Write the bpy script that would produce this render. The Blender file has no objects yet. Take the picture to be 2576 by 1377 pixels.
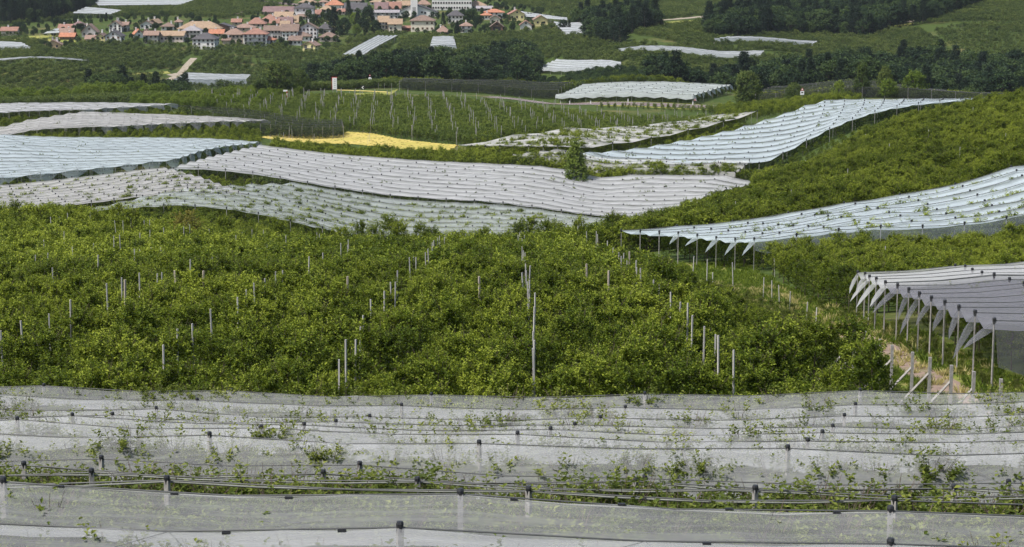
import bpy, math, random
import numpy as np
from mathutils import Vector, Matrix
random.seed(7); rng = np.random.default_rng(7)
R = math.radians
scene = bpy.context.scene
COL = scene.collection

# ------------------------------------------------------------------ camera
FPX, CX, CY, PITCH = 5152.0, 1288.0, 688.5, R(10)
cam_d = bpy.data.cameras.new('camera'); cam = bpy.data.objects.new('camera', cam_d); COL.objects.link(cam)
cam.rotation_euler = (R(90) - PITCH, 0, 0)
cam_d.sensor_width = 36; cam_d.lens = 72; cam_d.clip_start = 1; cam_d.clip_end = 6000
scene.camera = cam
cp, sp = math.cos(PITCH), math.sin(PITCH)

def ray(px, py):
    u = (px - CX) / FPX; v = (CY - py) / FPX
    y = cp + v * sp; z = -sp + v * cp
    return u / y, z / y
def P(px, py, d, h=0):
    a, b = ray(px, py)
    return np.array([a * d, d, b * d - h])
def proj(X, Y, Z):
    f = Y * cp - Z * sp; up = Y * sp + Z * cp
    return CX + FPX * X / f, CY - FPX * up / f

# ------------------------------------------------------------------ lay of the land (measured ground points)
CP = []
def g_(px, py, d, h=0): CP.append(P(px, py, d, h))
for q in [(8,1215,29.5),(1158,1245,30),(2240,1290,30.5),(1006,1330,27),(100,1320,26.5),(2240,1372,27.5),(1288,1550,20),(0,1540,20),(2576,1565,20),
          (528,1100,46.5),(1205,1120,45),(1983,1135,44),(110,970,66.5),(1085,993,64.5),(2165,985,63)]: g_(*q, 3.2)
for X, Y in [(-20,90),(0,90),(19,90),(-30,128),(0,128),(20,128),(-45,190),(22,200)]:
    CP.append(np.array([X, Y, -21.1 - .122 * (Y - 90)]))
CP += [np.array(q) for q in ((-55., 240, -37.6), (0, 195, -34.4), (0, 240, -41.6), (-20, 230, -40.0), (-32, 240, -41.2), (16.4, 240, -38.6), (-10, 255, -44.2))]
for q in [(2576,655,128,3.2),(2576,545,189,3.2),(2576,408,217,3.2),(2240,490,217,3.2),(2400,458,217,3.2),(2400,520,203,3.2),(2576,330,285,2.8),(2576,230,400,2.8),(2100,400,330,2.8),(1830,468,330,2.8),
          (2200,330,370,2.8),(2400,265,415,2.8),(1800,500,265,2.8),(2400,480,222,2.8),
          (1000,600,370,3.2),(1400,562,385,3.2),(1640,543,395,3.2),(1895,468,430,3.2),(1500,448,440,3.2),(1000,405,452,3.2),(650,365,468,3.2),(455,415,428,3.2),(200,525,376,3.2),
          (0,535,375,3.2),(0,465,416,3.2),(420,425,424,3.2),(0,445,430,3.2),(648,362,470,3.2),(0,333,484,3.2),(200,345,482,3.2),(0,345,505,3.2),(665,303,530,3.2),(0,290,546,3.2),(300,280,550,3.2),(0,262,590,3),(430,262,590,3),
          (1100,352,508),(1500,330,530),(800,330,545),(1100,240,670),(600,260,630),(1750,300,580),(900,365,498),(1130,375,486),
          (1000,395,460,2.8),(1600,440,438,2.8),(1850,432,436,3),(1450,375,460,3.2),(1900,400,446,3.2),(2065,253,505,3.2),(2480,245,490,3.2),
          (1400,263,640),(1800,275,625),(2000,255,650),(1400,240,660,3),(1835,210,720,3),(1100,222,780),(1288,222,780),(1500,222,780),(1700,222,780),(900,224,770),(700,235,740),(1288,250,660),(1500,233,705),(1288,236,715),(2200,220,780),(300,250,760),
          (1100,120,1050),(1000,105,1130),(560,118,1100),(1060,75,1200),(1200,0,1450),(850,40,1300),(300,85,1180),(100,130,1050),(100,180,930),(100,60,1280),(100,0,1550),
          (1500,60,1200),(2000,110,1050),(2000,40,1250),(2576,160,980),(2576,60,1100),(2576,0,1250),(2000,0,1420),(1556,142,955),(1735,147,955),(1914,153,955),(2400,110,1030)]: g_(*q)
for px, d, z in [(1288,850,-84),(700,850,-83),(2300,860,-82),(1800,855,-83),(100,830,-76),(400,840,-78),
                 (1288,2300,-10),(100,2300,-30),(2576,2300,40)]:
    CP.append(np.array([(px - CX) / FPX * d, d, z]))
CP = np.array(CP)
def _sl(X, Y): return np.stack([np.clip(X / Y, -.36, .36) * 6, np.log(Y) * 1.6], -1)
_S = _sl(CP[:,0], CP[:,1]); _T = CP[:,2] / CP[:,1]
def _phi(r2): return np.where(r2 > 1e-12, .5 * r2 * np.log(np.maximum(r2, 1e-12)), 0)
def _solve(lam=2e-3):
    n = len(_S); K = _phi(((_S[:,None] - _S[None]) ** 2).sum(-1)) + lam * np.eye(n)
    Q = np.hstack([np.ones((n,1)), _S]); A = np.zeros((n+3,n+3)); A[:n,:n] = K; A[:n,n:] = Q; A[n:,:n] = Q.T
    return np.linalg.solve(A, np.concatenate([_T, np.zeros(3)]))
_W = _solve()
def ground(X, Y):
    X = np.asarray(X, float); Y = np.maximum(np.asarray(Y, float), 5)
    X, Y = np.broadcast_arrays(X, Y); sh = X.shape
    s = _sl(X.ravel(), Y.ravel()); out = np.empty(len(s))
    for i in range(0, len(s), 20000):
        q = s[i:i+20000]; r2 = ((q[:,None] - _S[None]) ** 2).sum(-1)
        out[i:i+20000] = _phi(r2) @ _W[:-3] + _W[-3] + q @ _W[-2:]
    return (out * Y.ravel()).reshape(sh)
_L = np.exp(np.linspace(math.log(14), math.log(2200), 1600))
def locate(px, py, h=0.0, dmin=14, dmax=2200):
    """where the line of sight meets the land raised by h"""
    a, b = ray(px, py)
    d = _L[(_L >= dmin) & (_L <= dmax)]
    f = b * d - ground(a * d, d) - h
    k = np.nonzero(f <= 0)[0]
    if len(k) == 0: dd = d[-1]
    elif k[0] == 0: dd = d[0]
    else:
        i = k[0]; t = f[i-1] / (f[i-1] - f[i]); dd = d[i-1] + t * (d[i] - d[i-1])
    return np.array([a * dd, dd])

# ------------------------------------------------------------------ object helpers
def link(o, parent=None):
    COL.objects.link(o)
    if parent is not None: o.parent = parent
    return o
def tag(o, label=None, cat=None, group=None, kind=None):
    if label: o['label'] = label
    if cat: o['category'] = cat
    if group: o['group'] = group
    if kind: o['kind'] = kind
    return o
def empty(name, loc, rz=0, label=None, cat=None, group=None):
    o = bpy.data.objects.new(name, None); link(o)
    o.location = loc; o.rotation_euler = (0, 0, rz); o.empty_display_size = .2
    return tag(o, label, cat, group)
def npmesh(name, V, F, mats=(), mi=None, smooth=False, attrs=None):
    """V (n,3); F list of (m,k) arrays with constant k"""
    me = bpy.data.meshes.new(name); V = np.asarray(V, np.float32)
    Fs = [np.asarray(f, np.int32) for f in F if len(f)]
    me.vertices.add(len(V)); me.vertices.foreach_set('co', V.ravel())
    nl = sum(f.size for f in Fs); npol = sum(len(f) for f in Fs)
    me.loops.add(nl); me.polygons.add(npol)
    me.loops.foreach_set('vertex_index', np.concatenate([f.ravel() for f in Fs]))
    tot = np.concatenate([np.full(len(f), f.shape[1], np.int32) for f in Fs])
    me.polygons.foreach_set('loop_start', np.concatenate([[0], np.cumsum(tot)[:-1]]).astype(np.int32))
    me.polygons.foreach_set('loop_total', tot)
    if mi is not None: me.polygons.foreach_set('material_index', np.asarray(mi, np.int32))
    me.polygons.foreach_set('use_smooth', np.full(npol, smooth))
    for m in mats: me.materials.append(m)
    for k, a in (attrs or {}).items():
        at = me.attributes.new(k, 'FLOAT', 'POINT'); at.data.foreach_set('value', np.asarray(a, np.float32))
    me.update(calc_edges=True)
    return me
class MB:
    """collects boxes, tubes and faces into one mesh"""
    def __init__(s): s.v = []; s.f = []; s.m = []; s.n = 0
    def add(s, V, F, mi=0):
        s.v.extend([tuple(map(float, v)) for v in V]); s.f.extend([tuple(i + s.n for i in f) for f in F]); s.m.extend([mi] * len(F)); s.n += len(V)
    def box(s, c, size, mi=0, rz=0):
        x, y, z = [q / 2 for q in size]; co, si = math.cos(rz), math.sin(rz)
        V = []
        for dz in (-z, z):
            for dx, dy in ((-x,-y),(x,-y),(x,y),(-x,y)):
                V.append((c[0] + dx * co - dy * si, c[1] + dx * si + dy * co, c[2] + dz))
        s.add(V, [(0,3,2,1),(4,5,6,7),(0,1,5,4),(1,2,6,5),(2,3,7,6),(3,0,4,7)], mi)
    def tube(s, pts, r, n=6, mi=0, caps=True):
        pts = [Vector(p) for p in pts]; rs = r if isinstance(r, (list, tuple)) else [r] * len(pts)
        V = []
        for i, p in enumerate(pts):
            t = (pts[min(i+1, len(pts)-1)] - pts[max(i-1, 0)]).normalized()
            a = t.cross(Vector((0,0,1))) if abs(t.z) < .95 else t.cross(Vector((1,0,0)))
            a.normalize(); b = t.cross(a)
            for k in range(n):
                q = 2 * math.pi * k / n; V.append(p + (a * math.cos(q) + b * math.sin(q)) * rs[i])
        F = [(i*n+k, i*n+(k+1)%n, (i+1)*n+(k+1)%n, (i+1)*n+k) for i in range(len(pts)-1) for k in range(n)]
        if caps: F += [tuple(range(n))[::-1], tuple((len(pts)-1)*n + k for k in range(n))]
        s.add(V, F, mi)
    def mesh(s, name, mats, smooth=False):
        me = bpy.data.meshes.new(name); me.from_pydata(s.v, [], s.f)
        for m in (mats if isinstance(mats, (list, tuple)) else [mats]): me.materials.append(m)
        me.polygons.foreach_set('material_index', s.m); me.polygons.foreach_set('use_smooth', [smooth] * len(s.f)); me.update()
        return me
    def build(s, name, mats, parent=None, smooth=False):
        return link(bpy.data.objects.new(name, s.mesh(name, mats, smooth)), parent)
def place(name, me, parent=None, loc=None, rz=None, sc=None):
    o = bpy.data.objects.new(name, me); link(o, parent)
    if loc is not None: o.location = loc
    if rz is not None: o.rotation_euler = (0, 0, rz)
    if sc is not None: o.scale = sc if hasattr(sc, '__len__') else (sc,) * 3
    return o

# ------------------------------------------------------------------ materials
def newmat(name):
    m = bpy.data.materials.new(name); m.use_nodes = True; nt = m.node_tree
    return m, nt, nt.nodes['Principled BSDF']
def lnk(nt, a, b): nt.links.new(a, b)
def ramp(nt, fac, stops):
    n = nt.nodes.new('ShaderNodeValToRGB'); e = n.color_ramp.elements
    while len(e) < len(stops): e.new(.5)
    for i, (p, c) in enumerate(stops): e[i].position = p; e[i].color = (*c, 1) if len(c) == 3 else c
    if fac is not None: lnk(nt, fac, n.inputs[0])
    return n.outputs[0]
def noise(nt, scale, detail=4, coord='Object', stretch=None, rough=.55):
    out = None if coord == 'World' else nt.nodes.new('ShaderNodeTexCoord').outputs[coord]
    if coord == 'World': out = nt.nodes.new('ShaderNodeNewGeometry').outputs['Position']
    if stretch:
        mp = nt.nodes.new('ShaderNodeMapping'); mp.inputs['Scale'].default_value = stretch; lnk(nt, out, mp.inputs[0]); out = mp.outputs[0]
    n = nt.nodes.new('ShaderNodeTexNoise'); n.inputs['Scale'].default_value = scale; n.inputs['Detail'].default_value = detail; n.inputs['Roughness'].default_value = rough
    lnk(nt, out, n.inputs['Vector']); return n.outputs['Fac']
def mixc(nt, fac, a, b, mode='MIX'):
    n = nt.nodes.new('ShaderNodeMix'); n.data_type = 'RGBA'; n.blend_type = mode
    for s, v in ((n.inputs[0], fac), (n.inputs[6], a), (n.inputs[7], b)):
        if hasattr(v, 'is_linked'): lnk(nt, v, s)
        elif isinstance(v, (int, float)): s.default_value = v
        else: s.default_value = (*v, 1)
    return n.outputs[2]
def mth(nt, op, a, b=0.0, c=0.0):
    n = nt.nodes.new('ShaderNodeMath'); n.operation = op
    for s, v in zip(n.inputs, (a, b, c)):
        if hasattr(v, 'is_linked'): lnk(nt, v, s)
        else: s.default_value = v
    return n.outputs[0]
def simple(name, col, rough=.7, var=.25, scale=3, metal=0):
    m, nt, b = newmat(name)
    f = noise(nt, scale)
    lo = tuple(c * (1 - var) for c in col); hi = tuple(min(1, c * (1 + var)) for c in col)
    lnk(nt, ramp(nt, f, [(.3, lo), (.7, hi)]), b.inputs['Base Color']); b.inputs['Roughness'].default_value = rough; b.inputs['Metallic'].default_value = metal
    return m
def leafmat(name, dark, mid, light, trans=.35, spread=.36):
    """leaves: tint attribute (old leaf 0 .. young leaf 1), each leaf and each tree a little different"""
    m, nt, b = newmat(name)
    at = nt.nodes.new('ShaderNodeAttribute'); at.attribute_name = 'tint'
    oi = nt.nodes.new('ShaderNodeObjectInfo'); gi = nt.nodes.new('ShaderNodeNewGeometry')
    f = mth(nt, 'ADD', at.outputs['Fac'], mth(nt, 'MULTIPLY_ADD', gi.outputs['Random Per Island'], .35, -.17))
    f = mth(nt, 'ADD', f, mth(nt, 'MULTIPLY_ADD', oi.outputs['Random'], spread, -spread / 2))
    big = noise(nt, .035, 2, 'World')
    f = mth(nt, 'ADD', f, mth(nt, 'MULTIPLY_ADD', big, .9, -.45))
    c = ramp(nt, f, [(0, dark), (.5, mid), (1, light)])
    lnk(nt, c, b.inputs['Base Color']); b.inputs['Roughness'].default_value = .6; b.inputs['Specular IOR Level'].default_value = .2
    tr = nt.nodes.new('ShaderNodeBsdfTranslucent'); lnk(nt, mixc(nt, .5, c, tuple(min(1, x * 1.3) for x in light)), tr.inputs['Color'])
    mx = nt.nodes.new('ShaderNodeMixShader'); mx.inputs[0].default_value = trans
    lnk(nt, b.outputs[0], mx.inputs[1]); lnk(nt, tr.outputs[0], mx.inputs[2])
    lnk(nt, mx.outputs[0], nt.nodes['Material Output'].inputs['Surface'])
    return m
def netmat(name, col, stretch=(.6, 6, 6), contrast=.18, gain=1.0):
    """woven hail net: the dens attribute is how much of it is thread, folds run along the row"""
    m, nt, b = newmat(name)
    at = nt.nodes.new('ShaderNodeAttribute'); at.attribute_name = 'dens'
    f1 = noise(nt, 1.0, 5, 'Object', stretch, .65); f2 = noise(nt, .25, 3)
    d = mth(nt, 'ADD', mth(nt, 'MULTIPLY', at.outputs['Fac'], gain), mth(nt, 'MULTIPLY_ADD', f1, contrast * 2, -contrast))
    d = mth(nt, 'ADD', d, mth(nt, 'MULTIPLY_ADD', f2, contrast, -contrast / 2))
    cl = nt.nodes.new('ShaderNodeClamp'); lnk(nt, d, cl.inputs[0]); cl.inputs[1].default_value = .05; cl.inputs[2].default_value = .97
    df = nt.nodes.new('ShaderNodeBsdfDiffuse'); tl = nt.nodes.new('ShaderNodeBsdfTranslucent'); tp = nt.nodes.new('ShaderNodeBsdfTransparent')
    lo = tuple(c * .86 for c in col); c = ramp(nt, f1, [(.3, lo), (.65, col)])
    lnk(nt, c, df.inputs[0]); lnk(nt, c, tl.inputs[0])
    a = nt.nodes.new('ShaderNodeMixShader'); a.inputs[0].default_value = .4; lnk(nt, df.outputs[0], a.inputs[1]); lnk(nt, tl.outputs[0], a.inputs[2])
    q = nt.nodes.new('ShaderNodeMixShader'); lnk(nt, cl.outputs[0], q.inputs[0]); lnk(nt, tp.outputs[0], q.inputs[1]); lnk(nt, a.outputs[0], q.inputs[2])
    lnk(nt, q.outputs[0], nt.nodes['Material Output'].inputs['Surface']); nt.nodes.remove(b)
    return m

M = {}
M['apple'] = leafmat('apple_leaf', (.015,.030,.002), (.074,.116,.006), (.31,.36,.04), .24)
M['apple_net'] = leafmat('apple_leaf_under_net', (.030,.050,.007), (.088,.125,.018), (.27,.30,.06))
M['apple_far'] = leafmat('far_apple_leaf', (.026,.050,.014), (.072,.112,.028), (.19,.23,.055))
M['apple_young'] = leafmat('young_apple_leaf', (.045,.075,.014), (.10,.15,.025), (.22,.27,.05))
M['wood'] = leafmat('wood_leaf', (.008,.020,.010), (.024,.050,.020), (.070,.110,.028), .2, .75)  # cloud shadow over the far wood is put into these darker greens
M['pine'] = leafmat('conifer_needle', (.008,.018,.012), (.016,.034,.018), (.04,.07,.028), .1)
M['pointed'] = leafmat('pointed_tree_leaf', (.020,.042,.008), (.060,.10,.015), (.19,.25,.04), .2)
M['straw'] = leafmat('dry_grass', (.28,.27,.08), (.45,.40,.15), (.60,.53,.27), .3)
M['bright'] = leafmat('bright_leaf', (.05,.085,.012), (.11,.17,.02), (.22,.28,.04))
M['bark'] = simple('bark', (.10,.075,.055), .9)
M['concrete'] = simple('concrete', (.31,.295,.275), .85, .25, 6)
M['pale_concrete'] = simple('pale_concrete', (.46,.44,.41), .85, .2, 5)
M['stake_wood'] = simple('weathered_wood', (.42,.36,.29), .85, .3, 5)
M['cap'] = simple('black_plastic', (.022,.023,.026), .5, .2)
M['cable'] = simple('dark_cable', (.05,.055,.055), .6, .2)
M['wire'] = simple('steel_wire', (.22,.23,.23), .5, .2)
# ------------------------------------------------------------------ leaves, trees
def leaf_batch(base, direc, length, width, tint, fold=.25, nrm=None):
    """kite shaped leaves folded along the midrib"""
    n = len(base); direc = direc / np.linalg.norm(direc, axis=1, keepdims=True)
    up = rng.normal(size=(n,3)) * .45 + (np.array([0,0,1.0]) if nrm is None else nrm)
    side = np.cross(direc, up); side /= np.maximum(np.linalg.norm(side, axis=1, keepdims=True), 1e-6)
    nor = np.cross(side, direc)
    L = (length * rng.uniform(.7, 1.25, n))[:,None]; Wd = (width * rng.uniform(.75, 1.2, n))[:,None]
    tip = base + direc * L - nor * L * .12
    mid = base + direc * L * .5
    V = np.stack([base, mid + side * Wd * .5 + nor * Wd * fold, tip, mid - side * Wd * .5 + nor * Wd * fold], 1).reshape(-1,3)
    i = np.arange(n)[:,None] * 4
    F = np.concatenate([i + [0,1,2], i + [0,2,3]])
    return V, F, np.repeat(tint, 4)
def tree_mesh(name, h, r, shoots, per, leaf, mat, zlo=.18, shoot_len=.5, upright=.5, young=.35, trunk=True, shape='spindle', trunk_r=.045, flat=1.0, gaps=0.0, solid=False, tuft=0, tuft_r=.62):
    """crown = leafy shoots spread over and through an uneven outline; returns crown mesh, trunk mesh"""
    B, D, T, N = [], [], [], []; tb = MB()
    lob = [(rng.uniform(0, 6.28), rng.uniform(.2, .95), rng.uniform(.55, 1.3)) for _ in range(9)]
    k = 0
    while k < shoots:
        t = rng.uniform(0, 1) ** .85; a = rng.uniform(0, 6.28)
        if shape == 'spindle': prof = (1 - t) ** .55 * (.65 + .35 * min(1, t * 5))
        elif shape == 'pyramid': prof = (1 - t) ** .8 * min(1, .5 + t * 6)
        elif shape == 'bush': prof = (1 - t) ** .3 * min(1, .45 + t * 3)
        elif shape == 'cone': prof = (1 - t) ** .95 * min(1, .4 + t * 6)
        else: prof = math.sqrt(max(0, 1 - (2 * t - .92) ** 2)) if 0 <= t <= .96 else .25
        m = 1.0
        for la, lt, lr in lob:
            dd = ((math.cos(a - la) - 1) * .9) ** 2 + (t - lt) ** 2 * 7
            m += (lr - 1) * math.exp(-dd * 3)
        rad = r * prof * m * rng.uniform(.35, 1.0) ** .5
        z = h * (zlo + (1 - zlo) * t)
        if gaps and (math.sin(a * 3 + t * 17) + math.sin(a * 5 - t * 11)) > 2 - gaps * 2: 
            if rng.uniform() < .75: continue
        p = np.array([math.cos(a) * rad, math.sin(a) * rad * flat, z])
        d = np.array([math.cos(a), math.sin(a) * flat, 0]) * (1 - upright) + np.array([0, 0, upright + rng.uniform(-.25, .45)])
        d += rng.normal(size=3) * .3
        if shape == 'cone': d = np.array([math.cos(a), math.sin(a), -.25]) + rng.normal(size=3) * .2
        d /= np.linalg.norm(d); sl = shoot_len * rng.uniform(.55, 1.35)
        u = np.linspace(.05, 1, per)
        pts = p + d * (u[:,None] * sl) + rng.normal(size=(per,3)) * leaf * .25
        ang = np.arange(per) * 2.4 + rng.uniform(0, 6)
        a1 = np.cross(d, [.3,.2,1]); a1 /= np.linalg.norm(a1); a2 = np.cross(d, a1)
        ld = a1 * np.cos(ang)[:,None] + a2 * np.sin(ang)[:,None] + d * .55
        if shape != 'cone': ld[:,2] += .1
        B.append(pts); D.append(ld); cc = np.array([0, 0, z - r * .35]); nn = pts - cc; nn = nn / np.linalg.norm(nn, axis=1, keepdims=True) + (pts - p - d * sl * .4) * (.9 / max(sl, .1)) + [0,0,.25]; N.append(nn)
        depth = rad / max(r * prof, 1e-3)
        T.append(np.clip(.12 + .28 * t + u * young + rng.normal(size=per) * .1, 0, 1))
        k += 1
    for k in range(tuft):
        a = rng.uniform(0, 6.28); rr = r * tuft_r * rng.uniform(0, 1) ** .6; p = np.array([math.cos(a) * rr, math.sin(a) * rr, h * rng.uniform(.82, .93)])
        d = np.array([math.cos(a) * rng.uniform(.1, .8), math.sin(a) * rng.uniform(.1, .8), 1.0]); d /= np.linalg.norm(d); sl = h * .115 * rng.uniform(.6, 1.25); n_ = 26; u = np.linspace(.1, 1, n_); tb.tube([tuple(p - d * .25), tuple(p + d * sl * .9)], [.008, .003], 3)
        pts = p + d * (u[:,None] * sl) + rng.normal(size=(n_,3)) * leaf * .15; ang = np.arange(n_) * 2.4 + a
        a1 = np.cross(d, [.3,.2,1]); a1 /= np.linalg.norm(a1); a2 = np.cross(d, a1); ld = a1 * np.cos(ang)[:,None] + a2 * np.sin(ang)[:,None] + d * .5
        B.append(pts); D.append(ld); T.append(np.clip(.3 + u * young + rng.normal(size=n_) * .1, 0, 1)); N.append(ld)
    V, F, T = leaf_batch(np.concatenate(B), np.concatenate(D), leaf, leaf * (.62 if shape != 'cone' else .4), np.concatenate(T), nrm=np.concatenate(N) * 1.2 if solid else None)
    V[:,2] *= h / np.quantile(V[:,2], .997)
    crown = npmesh(name + '_crown', V, [F], [mat], attrs={'tint': T})
    hh = h * (.86 if shape != 'round' else .7)
    tb.tube([(0,0,-.25),(r*.02,0,h*.1),(r*.05,r*.03,h*.35),(0,r*.05,h*.6),(0,0,hh)], [trunk_r*1.35,trunk_r*1.05,trunk_r*.85,trunk_r*.5,trunk_r*.15], 6)
    for k in range(7 if shape != 'cone' else 0):
        t = rng.uniform(.15, .75); a = rng.uniform(0, 6.28); z0 = h * (zlo * .7 + (1 - zlo) * t * .75); ln = r * rng.uniform(.5, .85)
        tb.tube([(0,0,z0),(math.cos(a)*ln*.5,math.sin(a)*ln*.5*flat,z0+ln*.3),(math.cos(a)*ln,math.sin(a)*ln*flat,z0+ln*.75)], [trunk_r*.5,trunk_r*.32,trunk_r*.1], 4)
    return crown, tb.mesh(name + '_trunk', M['bark'])
def joined(name, crown, trunk):
    """one mesh of crown + trunk (for masses)"""
    nv = len(crown.vertices); V = np.empty(nv * 3, np.float32); crown.vertices.foreach_get('co', V)
    F = np.empty(len(crown.loops), np.int32); crown.loops.foreach_get('vertex_index', F)
    T = np.empty(nv, np.float32); crown.attributes['tint'].data.foreach_get('value', T)
    tv = np.array([v.co for v in trunk.vertices]); q = [list(p.vertices) for p in trunk.polygons if len(p.vertices) == 4]
    F3 = F.reshape(-1, 3); F4 = np.array(q) + nv
    me = npmesh(name, np.concatenate([V.reshape(-1,3), tv]), [F3, F4], [crown.materials[0], M['bark']], mi=[0]*len(F3) + [1]*len(F4), attrs={'tint': np.concatenate([T, np.zeros(len(tv))])})
    return me
def protos(name, n, **kw):
    out = []
    for i in range(n):
        c, t = tree_mesh(name + '_%d' % i, **kw)
        out.append((c, t, joined(name + '_whole_%d' % i, c, t)))
    return out
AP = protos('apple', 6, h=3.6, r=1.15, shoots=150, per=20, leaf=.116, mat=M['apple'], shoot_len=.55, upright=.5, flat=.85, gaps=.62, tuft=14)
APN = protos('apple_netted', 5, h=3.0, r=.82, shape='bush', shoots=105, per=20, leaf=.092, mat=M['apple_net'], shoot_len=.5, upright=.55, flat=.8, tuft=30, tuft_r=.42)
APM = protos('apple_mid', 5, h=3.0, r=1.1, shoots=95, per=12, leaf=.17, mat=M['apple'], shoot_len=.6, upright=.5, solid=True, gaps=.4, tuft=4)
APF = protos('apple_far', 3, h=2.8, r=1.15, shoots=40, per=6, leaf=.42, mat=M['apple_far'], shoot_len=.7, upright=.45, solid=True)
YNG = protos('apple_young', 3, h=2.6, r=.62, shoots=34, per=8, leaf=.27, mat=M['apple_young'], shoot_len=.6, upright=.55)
WD = protos('broadleaf', 4, h=12, r=4.6, shoots=210, per=9, leaf=.95, solid=True, mat=M['wood'], zlo=.12, shoot_len=1.7, upright=.35, shape='round', trunk_r=.22, gaps=.5)
CF = protos('conifer', 3, h=15, r=3.0, shoots=260, per=7, leaf=.85, mat=M['pine'], zlo=.05, shoot_len=1.1, shape='cone', trunk_r=.2, young=.25)
PY = protos('pointed_tree', 1, h=9, r=3.3, shoots=380, per=11, leaf=.40, mat=M['pointed'], zlo=.06, shoot_len=.9, upright=.5, shape='pyramid', trunk_r=.16, solid=True, young=.3)
BR = protos('bright_broadleaf', 2, h=7, r=3.0, shoots=260, per=10, leaf=.42, mat=M['bright'], zlo=.12, solid=True, shoot_len=1.0, upright=.45, shape='round', trunk_r=.14, gaps=.4)
OL = protos('garden_tree', 3, h=9, r=3.8, shoots=420, per=10, leaf=.5, mat=M['apple_far'], zlo=.1, solid=True, shoot_len=1.1, upright=.35, shape='round', trunk_r=.2, gaps=.4, young=.25)

def grass_proto(name, n, h, mat):
    a = rng.uniform(0, 6.28, n); rr = rng.uniform(0, .45, n); base = np.column_stack([np.cos(a)*rr, np.sin(a)*rr, np.zeros(n)])
    d = np.column_stack([np.cos(a)*.5, np.sin(a)*.5, np.ones(n)]) + rng.normal(size=(n,3))*.25
    V, F, T = leaf_batch(base, d, h, .07, rng.uniform(0, 1, n)); t = MB(); t.tube([(0,0,-.02),(0,0,.02)], .01, 3)
    c = npmesh(name + '_crown', V, [F], [mat], attrs={'tint': T}); q = MB(); q.box((0,0,-.05),(.02,.02,.04)); tm = q.mesh(name + '_trunk', M['bark']); return (c, tm, joined(name + '_whole', c, tm))
GS = [grass_proto('dry_grass_tuft_%d' % i, 46, .55, M['straw']) for i in range(3)]
GG = [grass_proto('green_grass_tuft_%d' % i, 46, .5, M['bright']) for i in range(3)]
# ------------------------------------------------------------------ masses: one object each, plants set out on points
_GN = {}
def scatter(name, pts, protos_, label, cat, smin=.85, smax=1.15, kind='stuff', group=None, sxy=1.0):
    pts = np.asarray(pts, float)
    if len(pts) == 0: return None
    key = protos_[0][2].name
    if key not in _GN:
        pc = bpy.data.collections.new('source_' + key)
        for c, t, w in protos_: pc.objects.link(bpy.data.objects.new('source_' + w.name, w))
        ng = bpy.data.node_groups.new('set_out_' + key, 'GeometryNodeTree')
        ng.interface.new_socket('Geometry', in_out='INPUT', socket_type='NodeSocketGeometry')
        ng.interface.new_socket('Geometry', in_out='OUTPUT', socket_type='NodeSocketGeometry')
        gi = ng.nodes.new('NodeGroupInput'); go = ng.nodes.new('NodeGroupOutput')
        ip = ng.nodes.new('GeometryNodeInstanceOnPoints'); ci = ng.nodes.new('GeometryNodeCollectionInfo')
        ci.inputs[0].default_value = pc; ci.inputs['Separate Children'].default_value = True; ci.inputs['Reset Children'].default_value = True
        def at(nm, ty):
            n = ng.nodes.new('GeometryNodeInputNamedAttribute'); n.data_type = ty; n.inputs['Name'].default_value = nm; return n.outputs['Attribute']
        cx = ng.nodes.new('ShaderNodeCombineXYZ'); lnk(ng, at('rotz', 'FLOAT'), cx.inputs[2])
        sx = ng.nodes.new('ShaderNodeCombineXYZ'); s1 = at('sxy', 'FLOAT'); lnk(ng, s1, sx.inputs[0]); lnk(ng, s1, sx.inputs[1]); lnk(ng, at('sz', 'FLOAT'), sx.inputs[2])
        lnk(ng, gi.outputs[0], ip.inputs['Points']); lnk(ng, ci.outputs[0], ip.inputs['Instance']); ip.inputs['Pick Instance'].default_value = True
        f2i = ng.nodes.new('FunctionNodeFloatToInt'); lnk(ng, at('pick', 'FLOAT'), f2i.inputs[0]); lnk(ng, f2i.outputs[0], ip.inputs['Instance Index'])
        lnk(ng, cx.outputs[0], ip.inputs['Rotation']); lnk(ng, sx.outputs[0], ip.inputs['Scale'])
        lnk(ng, ip.outputs[0], go.inputs[0]); _GN[key] = ng
    n = len(pts); sz = rng.uniform(smin, smax, n)
    me = bpy.data.meshes.new(name); me.vertices.add(n); me.vertices.foreach_set('co', pts.astype(np.float32).ravel())
    for k, a in (('rotz', rng.uniform(0, 6.28, n)), ('sz', sz), ('sxy', sz * sxy * rng.uniform(.88, 1.12, n)), ('pick', rng.integers(0, len(protos_), n).astype(float))):
        q = me.attributes.new(k, 'FLOAT', 'POINT'); q.data.foreach_set('value', a.astype(np.float32))
    me.update()
    o = link(bpy.data.objects.new(name, me)); md = o.modifiers.new('set_out', 'NODES'); md.node_group = _GN[key]
    return tag(o, label, cat, group, kind)

def tree_thing(name, proto, x, y, label, cat='tree', group=None, h=None, sxy=1.0, rz=None, z=None):
    c, t, w = proto
    o = empty(name, (x, y, float(ground(x, y)) if z is None else z), rng.uniform(0, 6.28) if rz is None else rz, label, cat, group)
    if h:
        ch = max(v.co.z for v in c.vertices) if not hasattr(c, 'get') or 'hh' not in c else c['hh']
        c['hh'] = ch; s = h / ch; o.scale = (s * sxy, s * sxy, s)
    link(bpy.data.objects.new('crown', c), o); link(bpy.data.objects.new('trunk', t), o)
    return o

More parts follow.
